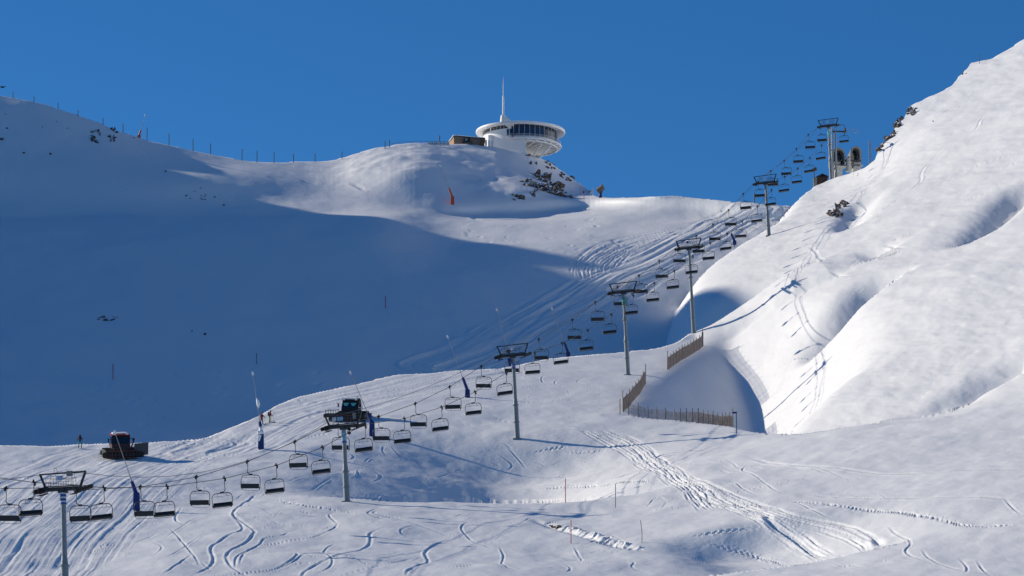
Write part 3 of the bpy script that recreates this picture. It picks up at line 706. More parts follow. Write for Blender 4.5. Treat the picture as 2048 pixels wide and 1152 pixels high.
def on_tower(i, x, z=0.0):
    t, rot, base, h = towers[i]; return base + rot @ Vector((x, 0, h + z))

# chairs: grip positions read off the picture for the two ropes
LEFT = [(12, 977), (152, 981), (281, 974), (393, 954), (495, 923), (590, 883.5), (676, 850), (757.5, 833), (831, 807), (899.7, 773.5), (962.7, 732.5), (1019, 703),
        (1078, 679), (1144.8, 639.8), (1190.8, 604.3), (1235.3, 574.2), (1278, 551), (1318.6, 521.3), (1355.5, 491), (1392.5, 472.6), (1426, 448.7), (1457.5, 420.1),
        (1486.7, 388), (1516, 364), (1541.6, 342.4), (1568.5, 321.5), (1592.8, 297.6), (1616.6, 269.5), (1640, 256)]
RIGHT = [(68, 965), (208, 976), (334, 973), (449, 957), (553, 931), (645, 894.6), (730.6, 852.5), (808.7, 837.3), (883.3, 814.4), (950.4, 783.9), (1012.3, 746),
         (1069.3, 705.8), (1124.3, 686.7), (1175.7, 660.7), (1222.8, 629), (1266.1, 591.1), (1308.5, 566.4), (1348.5, 542), (1385.5, 512.7), (1420.2, 485.6),
         (1454.2, 466.9), (1484.4, 443), (1515, 413), (1542.8, 380.5), (1569.4, 353.6), (1595.4, 337.1), (1619.7, 316), (1643.1, 290.8), (1690, 258)]
def make_chair():
    t = thing('lift_chair', '', 'lift chair', group='chairs of the chairlift')
    m = MB(); m.box((0, 0, .03), (.16, .62, .16), bev=.03).box((0, .1, .14), (.1, .18, .22)).box((.0, -.2, -.12), (.2, .16, .3), bev=.02).box((0, 0, .04), (.5, .1, .07)); m.build('grip', M['black'], t)
    m = MB(); m.tube([(0, 0, -.05), (.03, 0, -.4), (.05, 0, -.9), (.03, 0, -1.15), (.10, 0, -1.32), (.24, 0, -1.40), (.48, 0, -1.43)], .045, 8); m.box((.42, 0, -1.46), (.42, .16, .16), bev=.02); m.build('hanger', M['dark'], t, 60)
    cx, zt, zb, hw, r = .43, -1.52, -3.1, 1.12, .5
    pts = [Vector((cx - hw + .12, .25, zb))] + [Vector((cx - hw, .05, zb + .22))] + arc_pts((cx - hw + r, 0, zt - r), r, PI, PI/2, 6) + arc_pts((cx + hw - r, 0, zt - r), r, PI/2, 0, 6) + [Vector((cx + hw, .05, zb + .22)), Vector((cx + hw - .12, .25, zb))]
    m = MB(); m.tube(pts, .042, 8); m.tube([(cx - hw + .1, .3, zb), (cx - hw + .3, .48, zb - .1), (cx + hw - .3, .48, zb - .1), (cx + hw - .1, .3, zb)], .02, 6); m.build('bail', M['dark'], t, 60)
    m = MB(); m.box((cx, .22, -2.93), (2.1, .52, .13), Matrix.Rotation(math.radians(8), 3, 'X'), bev=.04); m.build('seat', M['seat'], t)
    m = MB(); m.box((cx, -.06, -2.70), (2.1, .09, .40), Matrix.Rotation(math.radians(10), 3, 'X'), bev=.03); m.build('backrest', M['seat'], t)
    m = MB()
    for s in (-1, 1): m.tube([(cx + s*.5, 0, zt), (cx + s*.5, -.25, zt - .36)], .018, 6)
    m.tube([(cx - .92, -.22, zt - .30), (cx + .92, -.22, zt - .30)], .018, 6)
    m.build('safety_bar', M['dark'], t, 60)
    return t
chair0 = make_chair(); used = False
tnames = ['blue-and-white banded tower', 'pale-wrapped tower', 'blue-collared tower', 'green-collared tower', 'tall crest tower', 'tower below the saddle', 'teal-banded top tower']
ordn = ['first', 'second', 'third', 'fourth', 'fifth', 'sixth', 'seventh']
tY = [tower_y(s[0]) for s in TOWERS]
ropes = {}
for side, lst, off in (('left', LEFT, 4.5), ('right', RIGHT, 0.0)):
    pos = [W(px, r, lineY(px, off)) for px, r in lst]
    cnt = {}
    for p, (px, r) in zip(pos, lst):
        k = sum(1 for y in tY if y < p.y + 0.5) - 1; cnt[k] = cnt.get(k, 0) + 1
        nth = 'the last' if (px, r) == lst[-1] else f'{ordn[cnt[k]-1]}'
        if k < 0: lab = f'empty four-seat chair on the {side} rope, just before the {tnames[0]}'
        else: lab = f'empty chair on the {side} rope, {nth} one above the {tnames[k]}'
        c = chair0 if not used else copy_thing(chair0, None)
        used = True; c['label'] = lab
        c.location = p
        yw = YAW + (PI if side == 'right' else 0)
        c.rotation_euler = (0, math.radians(4.0 if side == 'right' else 0.5) + random.uniform(-.03, .03), yw + random.uniform(-.06, .06))
    pts = list(pos) + [on_tower(i, -2.25 if side == 'left' else 2.25, .22) for i in range(len(TOWERS))]
    pts.sort(key=lambda v: v.y)
    merged = [pts[0]]
    for q in pts[1:]:
        if q.y - merged[-1].y < 3: merged[-1] = (merged[-1] + q)/2
        else: merged.append(q)
    r0 = 976.5 if side == 'left' else 955.5
    merged = [W(-90, r0 - 16, lineY(-90, off)), W(-2, r0, lineY(-2, off))] + merged
    ropes[side] = merged
end_l = W(1700, 262, 893); end_r = W(1722, 262, 893)
m = MB(); m.tube(ropes['left'] + [W(1672, 258, 880), end_l] + [end_l.lerp(end_r, .5) + Vector((0, 2.4, 0))] + [end_r, W(1706, 258, 880)] + ropes['right'][::-1], .036, 6)
tag(m.build('haul_rope', M['rope'], None, 60), 'long dark steel haul rope looping up the slope through the lift towers', 'cable')
cp = []
for i in range(len(TOWERS)):
    a = on_tower(i, 1.9 if i == 0 else -0.6, 1.45); cp.append(a)
    if i + 1 < len(TOWERS):
        b = on_tower(i + 1, -0.6, 1.45)
        for q in range(1, 10):
            t_ = q/10; v = a.lerp(b, t_); v.z -= (2.9 if i == 0 else 1.1)*4*t_*(1 - t_); cp.append(v)
first = on_tower(0, -2.2, 1.45)
m = MB(); m.tube([first + Vector((-16, -50, -10))] + [first, on_tower(0, 0, 1.46)] + cp, .026, 5)
tag(m.build('signal_cable', M['rope'], None, 60), 'thin dark cable slung between the tops of the lift tower frames', 'cable')
# ------------------------------------------------------------------ snow lances
def make_lance(label, base_px, base_row, head_px, head_row, cover, hb, hm, knee=None, snowy=False, Y=None, pole=None, hidden=False):
    g = ground(base_px, base_row)
    Y = Y or g.y; b = W(base_px, base_row, Y)
    if not hidden: b.z = zat(b.x, b.y) - 0.1
    h = W(head_px, head_row, Y) - b
    t = thing('snow_lance', label, 'snow lance', b, 0, 'snow-making lances beside the pistes')
    d = h.normalized(); kx = knee if knee is not None else 0.0
    k0 = Vector((kx*0.2, 0, hb)); k1 = k0 + (h - k0).normalized()*hm
    m = MB()
    m.box((0, 0, hb*0.52), (0.82, 0.75, hb*0.92), bev=.1, taper=0.9); m.build('base_cover', cover, t)
    m = MB(); m.cone(k0 - (h - k0).normalized()*.2, k1, .27, .2, 12); m.build('arm_sleeve', cover, t, 40)
    m = MB(); m.cone(k1, h, .055, .035, 8); m.build('pole', pole or M['grey'], t, 40)
    m = MB(); m.cone(h - d*.05, h + d*.45, .10, .13, 10).cone(h + d*.1 + Vector((-.2, 0, 0)), h + d*.1 + Vector((.2, 0, 0)), .05, .05, 8); m.build('nozzle_head', M['white'], t, 40)
    m = MB(); m.tube([(0, 0, -.4), (0, 0, .3)], .1, 8).tube([(.2, 0, .3), (.42, -.1, -.2)], .03, 6); m.build('foot', M['dark'], t, 40)
    if snowy:
        m = MB(); m.box((-.05, -.06, hb*.9), (.9, .8, .5), bev=.2).box((-.22, -.38, hb*.62), (.4, .12, .9), Matrix.Rotation(.35, 3, 'Y'), bev=.05); c = k0.lerp(k1, .55)
        m.cone(k0, k1, .29, .16, 10); m.build('snow_load', SNOW, t, 60)
        q = k1.lerp(h, .40); m = MB(); m.tube([q - d*.7 + Vector((.12, 0, 0)), q - d*.2 + Vector((.16, 0, 0)), q + d*.4 + Vector((.12, 0, 0)), q + d*.75], [.06, .24, .2, .05], 8); m.build('snow_lump', SNOW, t, 60)
    return t
make_lance('blue snow lance in the foreground, its pole crossing in front of the red groomer', 273, 1026, 231, 868, M['blue'], 2.3, 1.35, -.6)
make_lance('snow-plastered blue lance in front of two small skiers', 522, 902, 506, 750, M['blue'], 2.7, 1.25, 0, True)
make_lance('blue snow lance leaning left just right of the dark groomer', 744, 874, 702, 748, M['blue'], 2.2, 1.3, -.5)
make_lance('blue snow lance leaning left over the groomed bank, casting a long thin shadow', 935, 794, 896, 676, M['blue'], 1.35, 2.0, -.3)
make_lance('blue snow lance half hidden behind the crest, between two chairs', 1136, 722, 1105, 620, M['blue'], 1.6, 1.9, -.2, Y=665, hidden=True)
make_lance('snow lance with white tip rising behind the blue-collared tower', 1024, 745, 994, 622, M['blue'], 1.6, 1.2, -.2, Y=655, hidden=True)
make_lance('ice-coated blue snow lance on the upper piste beside the sunny slope', 1469, 490, 1443, 424, M['blue'], .9, 1.6, -.2, Y=772, hidden=True, pole=SNOW)
make_lance('orange snow lance at the foot of the rocky knoll', 905, 407, 881, 333, M['orange'], 2.0, 1.9, -.6)
make_lance('small orange snow lance on the left skyline ridge', 278, 273, 289, 233, M['orange'], .6, 1.2, .4)

# ------------------------------------------------------------------ slalom and marker poles
def pole(label, px, r_top, r_bot, mt, rad=.03, group=None, lean=0.0, cat='marker pole', name='marker_pole', Y=None):
    g = ground(px, r_bot)
    if Y: g = W(px, r_bot, Y)
    hgt = (r_bot - r_top)/F*g.y
    m = MB(); m.tube([(0, 0, -.4), (0, 0, hgt*.5), (lean*hgt, 0, hgt)], rad, 6)
    o = m.build(name, mt, None, 60); o.location = g; return tag(o, label, cat, group)
RIDGE = [(26, 184, 196), (68, 193, 206), (116, 205, 218), (156, 220, 233), (206, 229, 243), (246, 243, 261), (294, 255, 281), (338, 267, 292), (386, 278, 301), (421, 287, 307),
         (484, 298, 320), (514, 301, 324), (548, 304, 327), (587, 308, 326), (630, 307, 325), (684, 303, 320), (770, 282, 300), (779, 280, 297)]
for px, a, b in RIDGE:
    g = ground(px, b); 
    pole('thin dark post in the row along the skyline ridge left of the hut', px, a, b, M['black'], .085, 'row of posts along the skyline ridge', Y=935 if g.y > 940 else None)
pole('red piste pole in the shaded bowl, far left above the red groomer', 226, 728, 757, M['red'], .07)
pole('dark piste pole in the shaded bowl above the snow-plastered lance', 513, 706, 728, M['dark'], .06)
pole('lone red piste pole in the middle of the shaded bowl', 771, 592, 616, M['red'], .07)
pole('red piste pole at the foot of the shaded hollow, upper of two', 1131, 957, 1001, M['red'], .045)
pole('grey piste pole right of the upper red pole', 1231, 968, 1012, M['dark'], .04)
pole('red piste pole beside the snowy stream gully', 1142, 1040, 1087, M['red'], .045)
pole('grey piste pole at the right end of the snowy stream gully', 1284, 1041, 1090, M['dark'], .04, lean=-.06)
pole('tall dark post in front of the railing, left of the wooden hut', 879, 271, 292, M['dark'], .14, name='post', cat='post')
pole('faint thin mast on the far right ridge', 1959, 107, 124, M['dark'], .06, name='mast', cat='mast', Y=900)
pole('dark post under the chairs on the saddle skyline', 1509, 386, 410, M['dark'], .14, name='post', cat='post')
pole('short dark pole just left of the fence corner', 1240, 798, 830, M['dark'], .06)
# small red notice on the terrace
g = ground(1168, 399); t = thing('piste_sign', 'small red sign on a post below the rocky knoll', 'sign', g)
m = MB(); m.tube([(0, 0, -.3), (0, 0, 2.2)], .07, 6); m.build('post', M['pinkred'], t, 60); m = MB(); m.box((-.1, -.08, 1.75), (.42, .04, .6)); m.build('panel', M['red'], t)
# blue goal frame at the fence end
g = ground(1470, 866); t = thing('blue_frame', 'slim blue frame with a crossbar standing at the lower fence end', 'frame', g)
m = MB(); m.box((.20, 0, 1.45), (.11, .11, 3.1)); m.build('upright', M['blue'], t)
m = MB(); m.box((-.1, 0, 2.86), (.62, .12, .24)); m.build('crossbar', M['blue'], t)

# ------------------------------------------------------------------ snow fences
def fence(label, pts, hgt, n_post, tall=(), see=False):
    """pts: picture points along the foot of the fence"""
    G = []
    for i in range(len(pts) - 1):
        (p0, r0), (p1, r1) = pts[i], pts[i+1]
        k = max(2, int(abs(p1 - p0)/3) + 1)
        for j in range(k): G.append((p0 + (p1 - p0)*j/k, r0 + (r1 - r0)*j/k))
    G.append(pts[-1])
    V = [W(p, r, float(yA(r))) for p, r in G]
    for v in V: v.z = zat(v.x, v.y)
    t = thing('snow_fence', label, 'fence', V[0], 0, 'wooden snow fences')
    P = [v - V[0] for v in V]
    L = [0]
    for i in range(len(P) - 1): L.append(L[-1] + (P[i+1] - P[i]).length)
    def at(s):
        i = min(max(int(np.searchsorted(L, s)) - 1, 0), len(P) - 2); return P[i].lerp(P[i+1], (s - L[i])/(L[i+1] - L[i] + 1e-9))
    m = MB(); s_ = 0.0; rr = random.Random(5)
    step = 0.20 if see else 0.15
    while s_ < L[-1]:
        p = at(s_); hh = hgt*rr.uniform(.88, 1.0); w_ = .075 if see else .085
        m.box((p.x, p.y, p.z + hh/2 - .1), (w_, .02, hh), Matrix.Rotation(rr.uniform(-.04, .04), 3, 'Y')); s_ += step*rr.uniform(.9, 1.25)
    for f in (.25, .6, .9):
        m.tube([p + Vector((0, 0, hgt*f)) for p in P[::2] + [P[-1]]], .016, 4)
    m.build('slats', M['slat'], t)
    for k in range(n_post):
        s0 = L[-1]*k/(n_post - 1); p = at(s0); hh = hgt + (1.0 if k in tall else rr.uniform(.18, .4))
        m = MB(); m.tube([(p.x, p.y - .05, p.z - .3), (p.x + rr.uniform(-.04, .04), p.y - .05, p.z + hh)], .065, 6); m.build('post', M['wood'], t, 60)
fence('wooden snow fence climbing to the crest beside the tall lift tower', [(1335, 737), (1360, 720), (1384, 704), (1405, 691)], 2.2, 13, (0, 12))
fence('short dark wooden snow fence on the left side of the shaded bowl', [(1246, 824), (1262, 806), (1278, 786), (1291, 766)], 2.2, 9, (0, 8))
fence('long pale wooden snow fence running along the lower rim of the shaded bowl', [(1257, 830), (1300, 833), (1350, 838), (1400, 848), (1440, 858), (1466, 867)], 1.75, 18, (0, 17), True)
g = W(1405, 690, float(yA(690))); g.z = zat(g.x, g.y)
m = MB(); m.box((0, -.1, 1.1), (.3, .3, 2.6), bev=.06); o = m.build('pole_padding', M['blue']); o.location = g; tag(o, 'blue padding round the post at the top of the upper fence', 'padding')

# ------------------------------------------------------------------ groomers
M['maroon'] = mat('maroon_paint', (0.06, 0.014, 0.014), .4)
M['rust'] = mat('rusty_red', (0.10, 0.035, 0.03), .7)
M['gdark'] = mat('dark_machine', (0.016, 0.014, 0.015), .6)
def groomer(label, px, row, yaw, cabm, roofm, glassm, scale=1.0, wing=True):
    g = ground(px, row); gx = zat(g.x + 1.2, g.y) - zat(g.x - 1.2, g.y); gy = zat(g.x, g.y + 1.5) - zat(g.x, g.y - 1.5)
    t = thing('snow_groomer', label, 'snow groomer', g + Vector((0, 0, .05)))
    n = Vector((-gx/2.4, -gy/3.0, 1)).normalized()
    t.rotation_euler = (Vector((0, 0, 1)).rotation_difference(n).to_matrix() @ Matrix.Rotation(yaw, 3, 'Z')).to_euler(); t.scale = (scale,)*3
    # local: -y is the front of the vehicle
    for s in (-1, 1):
        m = MB(); x = s*1.45
        prof = [(-2.3, .5), (-2.1, .12), (-1.7, 0), (1.7, 0), (2.15, .15), (2.3, .55), (2.1, .88), (1.7, .98), (-1.7, .98), (-2.15, .85)]
        m.poly([(x - .55, y, z) for y, z in prof], (1.1, 0, 0))
        for k in range(17): m.box((x, -1.9 + k*.235, .99), (1.16, .06, .07)); m.box((x, -1.9 + k*.235, -.01), (1.16, .06, .07))
        for z in (.25, .5, .75): m.box((x, -2.27, z), (1.16, .07, .07)); m.box((x, 2.27, z), (1.16, .07, .07))
        tr = m.build('track', M['black'], t)
        m = MB()
        for k in range(5): m.cone((x + s*.5, -1.6 + k*.8, .45), (x + s*.58, -1.6 + k*.8, .45), .34, .34, 14)
        m.build('wheels', M['dark'], tr, 40)
    m = MB()
    for x_ in (-1.0, -.5, .5, 1.0): m.box((x_, -1.9, 1.15), (.08, .5, .08)).box((x_, -2.1, .85), (.07, .07, .7))
    m.box((0, -2.1, 1.2), (2.2, .07, .07)); m.build('front_frame', M['rust'], t)
    m = MB(); m.box((0, .2, .95), (1.9, 4.2, .7), bev=.08); m.box((0, 1.1, 1.4), (2.2, 2.2, .35), bev=.06); m.build('body', cabm, t)
    m = MB(); m.poly([(-1.15, -1.75, 1.15), (-1.15, .35, 1.15), (-1.05, .25, 2.75), (-1.05, -1.05, 2.75), (-1.15, -1.6, 1.75)], (2.3, 0, 0)); cab = m.build('cab', cabm, t)
    m = MB()
    for x0, x1 in ((-1.02, -.03), (.03, 1.02)): m.poly([(x0, -1.66, 1.72), (x1, -1.66, 1.72), (x1*.95, -1.14, 2.6), (x0*.95, -1.14, 2.6)], (0, -.03, -.01))
    ws = m.build('windscreen', M['darkglass'], cab)
    if glassm is M['tealglare']:  # teal reflections in the windscreen, painted as thin coloured panes
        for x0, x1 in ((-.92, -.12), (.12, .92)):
            m = MB(); m.poly([(x0 + .22, -1.52, 2.05), (x1 - .25, -1.52, 2.05), (x1, -1.30, 2.42), (x0, -1.30, 2.42)], (0, -.03, -.015)); m.build('painted_glare', M['tealglare'], ws)
    m = MB()
    for s in (-1, 1): m.poly([(s*1.165, -1.35, 1.75), (s*1.165, .1, 1.6), (s*1.09, .05, 2.55), (s*1.09, -.95, 2.55)], (s*.02, 0, 0))
    m.build('side_window', M['darkglass'], cab)
    m = MB(); m.box((0, -.45, 2.82), (2.3, 1.7, .16), bev=.05); rf = m.build('roof', roofm, cab)
    m = MB(); m.box((.0, -.4, 2.96), (1.9, 1.3, .18), bev=.08); m.build('roof_snow', SNOW, rf)
    for s in (-1, 1):
        m = MB(); m.box((s*.85, -1.28, 2.86), (.35, .12, .14), bev=.02); m.build('headlight', M['white'], cab)
        m = MB(); m.tube([(s*1.1, -1.5, 2.3), (s*1.5, -1.7, 2.3)], .03, 6).box((s*1.55, -1.7, 2.15), (.2, .08, .5), bev=.02); m.build('mirror', M['black'], cab)
    m = MB(); m.cone((.75, .1, 2.85), (.75, .1, 3.15), .1, .08, 10); m.build('beacon', M['red'], cab, 40)
    # front blade with folding wings
    m = MB()
    cv = [(-3.0, .05), (-3.18, .3), (-3.2, .6), (-3.05, .95), (-2.95, .95), (-3.1, .6), (-3.08, .3), (-2.9, .05)]
    m.poly([(-1.75, y, z*.9) for y, z in cv], (3.5, 0, 0)); bl = m.build('blade', M['gdark'], t)
    m = MB()
    for k in range(9): m.box((-1.76 + k*.44, -3.2, .5), (.07, .08, .85))
    m.box((0, -3.16, .92), (3.8, .1, .08)).box((0, -3.18, .1), (3.8, .1, .08)); m.build('blade_ribs', M['rust'], bl)
    for s in (-1, 1):
        m = MB(); m.poly([(s*1.75, -3.1, .05), (s*2.5, -3.45, .12), (s*2.62, -3.5, .4), (s*2.55, -3.45, .78), (s*1.75, -3.1, .88)], (0, .1, 0)); m.build('blade_wing', M['gdark'], bl)
        m = MB(); m.box((s*.7, -2.5, .5), (.16, 1.2, .2)); m.build('push_arm', M['dark'], t)
    m = MB()
    for k in range(8): m.tube([(-1.5 + k*.43, -2.98, .9), (-1.5 + k*.43, -2.98, 1.25)], .025, 5)
    m.tube([(-1.55, -2.98, 1.25), (1.55, -2.98, 1.25)], .03, 5); m.build('blade_rail', M['dark'], bl)
    # tiller at the rear
    m = MB(); m.box((0, 3.0, .35), (4.3, .8, .5), bev=.08).box((0, 3.6, .12), (4.4, .7, .08)).box((0, 2.4, .7), (.5, .9, .25)); m.build('tiller', M['black'], t)
    return t
gr = groomer('red-roofed snow groomer ploughing the left piste near a skier', 240, 914, .22, M['maroon'], M['red'], M['darkglass'], 1.08)
m = MB(); m.poly([(1.5, -2.2, .1), (3.4, -1.3, .25), (3.5, -1.2, 1.75), (1.6, -2.1, 1.7)], (.02, .14, 0)); o = m.build('side_plate', M['dark'], gr)
m = MB(); m.tube([(1.2, -1.4, 1.0), (1.75, -1.5, 2.3)], .1, 6); m.build('exhaust_pipe', M['red'], gr)
gr2 = groomer('dark snow groomer with teal reflections painted on its windows on the groomed bank', 704, 840, -.15, M['black'], M['black'], M['tealglare'], 1.08)
m = MB(); m.poly([(1.15, .4, 2.6), (1.15, 1.7, 1.5), (1.15, 1.7, 1.2), (1.15, .4, 1.2)], (.1, 0, 0)); m.build('side_snow', SNOW, gr2)
m = MB()
for k in range(6): m.tube([(-3.3 + k*.35, -1.8, .95), (-3.3 + k*.35, -1.8, 1.55)], .035, 5)
m.tube([(-3.4, -1.8, 1.3), (-1.4, -1.8, 1.55)], .04, 5).box((-2.4, -1.8, .75), (2.2, 1.6, .45), bev=.1); m.build('side_deck', M['black'], gr2)

# ------------------------------------------------------------------ people on skis
def person(label, px, row, top, pants, pose, yaw, pack=None, skis=True, hat=None):
    g = ground(px, row)
    t = thing('person', label, 'person', g, yaw)
    J = pose; names = list(J)
    E = [('pelvis', 'belly'), ('belly', 'chest'), ('chest', 'neck'), ('neck', 'head'), ('head', 'crown'), ('chest', 'shL'), ('shL', 'elL'), ('elL', 'haL'), ('chest', 'shR'), ('shR', 'elR'), ('elR', 'haR'),
         ('pelvis', 'hiL'), ('hiL', 'knL'), ('knL', 'anL'), ('anL', 'toL'), ('pelvis', 'hiR'), ('hiR', 'knR'), ('knR', 'anR'), ('anR', 'toR')]
    R = dict(pelvis=.16, belly=.15, chest=.17, neck=.065, head=.11, crown=.09, shL=.09, shR=.09, elL=.06, elR=.06, haL=.045, haR=.045, hiL=.115, hiR=.115, knL=.08, knR=.08, anL=.075, anR=.075, toL=.06, toR=.06)
    me = bpy.data.meshes.new('body'); me.from_pydata([J[n] for n in names], [(names.index(a), names.index(b)) for a, b in E], [])
    o = bpy.data.objects.new('body', me); C.objects.link(o); o.parent = t
    sk = o.modifiers.new('skin', 'SKIN'); lay = me.skin_vertices[0].data if me.skin_vertices else None
    if lay is None:
        bpy.context.view_layer.objects.active = o; bpy.context.view_layer.update(); lay = me.skin_vertices[0].data
    for i, n in enumerate(names): lay[i].radius = (R[n], R[n]); lay[i].use_root = (n == 'pelvis')
    sb = o.modifiers.new('sub', 'SUBSURF'); sb.levels = 1; sb.render_levels = 2
    bpy.context.view_layer.update()
    ev = o.evaluated_get(bpy.context.evaluated_depsgraph_get()); m2 = bpy.data.meshes.new_from_object(ev)
    o.modifiers.clear(); o.data = m2
    m2.materials.clear()
    for q in (top, pants, M['skin'], M['black']): m2.materials.append(q)
    zw = J['pelvis'][2] + .02; zn = J['neck'][2] + .03; za = J['anL'][2] + .1
    for f in m2.polygons:
        c = f.center; f.use_smooth = True
        hand = min((c - Vector(J['haL'])).length, (c - Vector(J['haR'])).length) < .09
        f.material_index = 3 if hand else 2 if c.z > zn else 0 if c.z > zw else 1 if c.z > za else 3
        if min((c - Vector(J[k])).length for k in ('elL', 'elR', 'haL', 'haR')) < .16 and not hand: f.material_index = 0
    hd = Vector(J['head']).lerp(Vector(J['crown']), .6)
    m = MB(); bmesh.ops.create_uvsphere(m.bm, u_segments=14, v_segments=10, radius=.135, matrix=Matrix.Translation(hd + Vector((0, .02, .035)))); m.build('helmet', hat or M['black'], t, 60)
    m = MB(); m.box(hd + Vector((0, -.1, -.02)), (.18, .06, .07), bev=.02); m.build('goggles', M['darkglass'], t)
    if pack:
        c = Vector(J['chest']); m = MB(); m.box(c + Vector((0, .22, -.02)), (.36, .26, .55), bev=.07); m.build('backpack', pack, t)
    if skis:
        for k in ('L', 'R'):
            a = Vector(J['an' + k]); m = MB(); m.tube([(a.x, a.y + .8, .03), (a.x, a.y - .7, .03), (a.x, a.y - .95, .12)], .045, 6); m.build('ski', M['dark'], t)
    for k, s in (('L', 1), ('R', -1)):
        h = Vector(J['ha' + k]); m = MB(); m.tube([h + Vector((0, 0, .05)), (h.x + s*.12, h.y + .1, .02)], .014, 5); m.build('ski_pole', M['dark'], t)
    return t
def stand(dx=0.0, lean=0.0, arm=.25, fwd=.2, st=.16):
    return dict(pelvis=(0, 0, .95), belly=(0, -lean*.4, 1.1), chest=(0, -lean, 1.36), neck=(0, -lean*1.2, 1.53), head=(0, -lean*1.4, 1.64), crown=(0, -lean*1.45, 1.75),
                shL=(.2, -lean, 1.43), elL=(.2 + arm, -.05 - lean, 1.2), haL=(.22 + arm, -fwd - lean, 1.02), shR=(-.2, -lean, 1.43), elR=(-.2 - arm, -.05 - lean, 1.2), haR=(-.22 - arm, -fwd - lean, 1.02),
                hiL=(.1, 0, .9), knL=(st, -.08, .5), anL=(st + .02, 0, .1), toL=(st + .02, -.18, .06), hiR=(-.1, 0, .9), knR=(-st, -.08, .5), anR=(-st - .04, .02, .1), toR=(-st - .04, -.16, .06))
m_teal = mat('teal_trousers', (0.01, 0.24, 0.26), 0.7); m_navy = mat('navy_jacket', (0.012, 0.018, 0.05), 0.7); m_yel = mat('yellow_trousers', (0.28, 0.34, 0.03), 0.7); m_redj = mat('red_jacket', (0.16, 0.015, 0.02), 0.7)
m_brown = mat('brown_pack', (0.06, 0.025, 0.02), 0.8)
person('skier in navy jacket and teal trousers standing on the piste crest near the red groomer', 160, 896, m_navy, m_teal, stand(arm=.14, fwd=.1), PI + .15, m_brown)
person('skier in yellow trousers with a black backpack, seen from the side', 539, 846, m_redj, m_yel, stand(lean=.12, arm=.04, fwd=.42, st=.08), 1.2, M['black'])
person('skier in a red jacket partly hidden behind the snow-plastered lance', 523, 850, m_redj, M['dark'], stand(lean=.15, arm=.16, fwd=.2), .6, None)

# ------------------------------------------------------------------ fan gun and small things on the saddle
g = ground(1201, 397); g.z -= .2; t = thing('snow_fan_gun', 'brown snow fan gun on a blue pedestal standing on the saddle skyline', 'snow cannon', g)
m = MB(); m.cone((0, 0, 0), (0, 0, 1.6), .45, .34, 12); m.build('pedestal', M['blue'], t, 40)
m = MB(); m.box((-.1, 0, 1.75), (1.1, .7, .45), bev=.08).box((-.55, 0, 2.1), (.2, .5, .7)).box((.45, 0, 2.1), (.16, .5, .7)); m.build('yoke', M['wood'], t)
m = MB(); m.cone((-.75, .25, 2.15), (.45, -.35, 2.75), .5, .66, 18).cone((.45, -.35, 2.75), (.62, -.43, 2.83), .70, .70, 18); m.build('fan_barrel', M['wood'], t, 40)
g = ground(1186, 389); m = MB(); m.poly([(-.9, 0, .1), (.0, 0, 1.75), (.05, 0, .0)], (.02, .05, 0)); o = m.build('flag', M['white']); o.location = g; tag(o, 'white triangular flag left of the fan gun on the saddle', 'flag')
g = ground(1627, 366); g = W(1628, 362, 850); t = thing('snow_fan_gun', 'dark snow fan gun on a pole beside the small dark hut', 'snow cannon', g)
m = MB(); m.tube([(0, 0, -.5), (0, 0, 2.2)], .12, 8); m.build('pedestal', M['dark'], t, 40); m = MB(); m.cone((-.4, .2, 2.4), (.5, -.2, 2.8), .32, .42, 14).box((.1, 0, 3.0), (.9, .1, .1), Matrix.Rotation(-.4, 3, 'Y')); m.build('fan_barrel', M['black'], t, 40)
m = MB(); q = Vector((0, 0, 0)); m.tube([(-.5, 0, .12), (-.15, 0, -.02), (0, 0, 0), (.15, 0, -.02), (.5, 0, .12)], [.01, .09, .14, .09, .01], 6); m.box((0, .25, 0), (.12, .4, .08)); o = m.build('bird', M['black'], None, 60); o.location = W(5, 174, 500); tag(o, 'small dark bird in the sky at the left edge', 'bird')
# ------------------------------------------------------------------ round restaurant on the knoll
RY = 945.0
cx0, cz = (1041 - 1024)/F*RY, 0
zr = lambda row: (H0 - row)/F*RY
rest = thing('round_restaurant', 'white saucer-shaped mountain restaurant with a dark window band and tall spire on the knoll', 'restaurant', (cx0, RY, zr(305) - 1))
def rz(row): return zr(row) - (zr(305) - 1)
zt, zd = rz(262), rz(292)          # roof edge top, deck
RS = M['white']
m = MB(); m.lathe([(0.01, zt + .75), (7.0, zt + .45), (10.9, zt + .02), (11.25, zt - .1), (11.28, zt - .45), (11.1, zt - .75), (10.6, zt - .78), (9.5, zt - .35), (9.3, zt - .3), (0.01, zt - .3)], 72); m.build('roof', RS, rest, 35)
m = MB()
for k in range(36):
    a = 2*PI*k/36; p = Vector((9.75*math.cos(a), 9.75*math.sin(a), zt - .42)); q = Vector((10.95*math.cos(a), 10.95*math.sin(a), zt - .80)); d = q - p; m.box((p + q)/2, (.10, .06, d.length), d.to_track_quat('Z', 'X').to_matrix())
m.build('soffit_ribs', M['concrete'], rest)
# drum under the left half
a0, a1 = math.radians(92), math.radians(277)
m = MB(); m.lathe([(9.45, -8), (9.45, zd - .1)], 48, a0, a1); m.lathe([(9.45, zd - .1), (9.45, zt - .32)], 48, a0, math.radians(256)); x0, y0 = 9.45*math.cos(a0), 9.45*math.sin(a0); x1, y1 = 9.45*math.cos(a1), 9.45*math.sin(a1)
m.poly([(x1, y1, -8), (x0, y0, -8), (x0, y0, zd), (x1, y1, zd)], (.1, 0, 0)); m.build('drum', RS, rest, 30)
m = MB(); m.cone((-7.6, -6.1, zd - 3.4), (-7.6, -6.1, zd + 1.2), .75, .75, 20); m.box((-9.2, -4.6, zd - 2.6), (.25, .25, 2.4)); m.build('downpipe', RS, rest, 40)
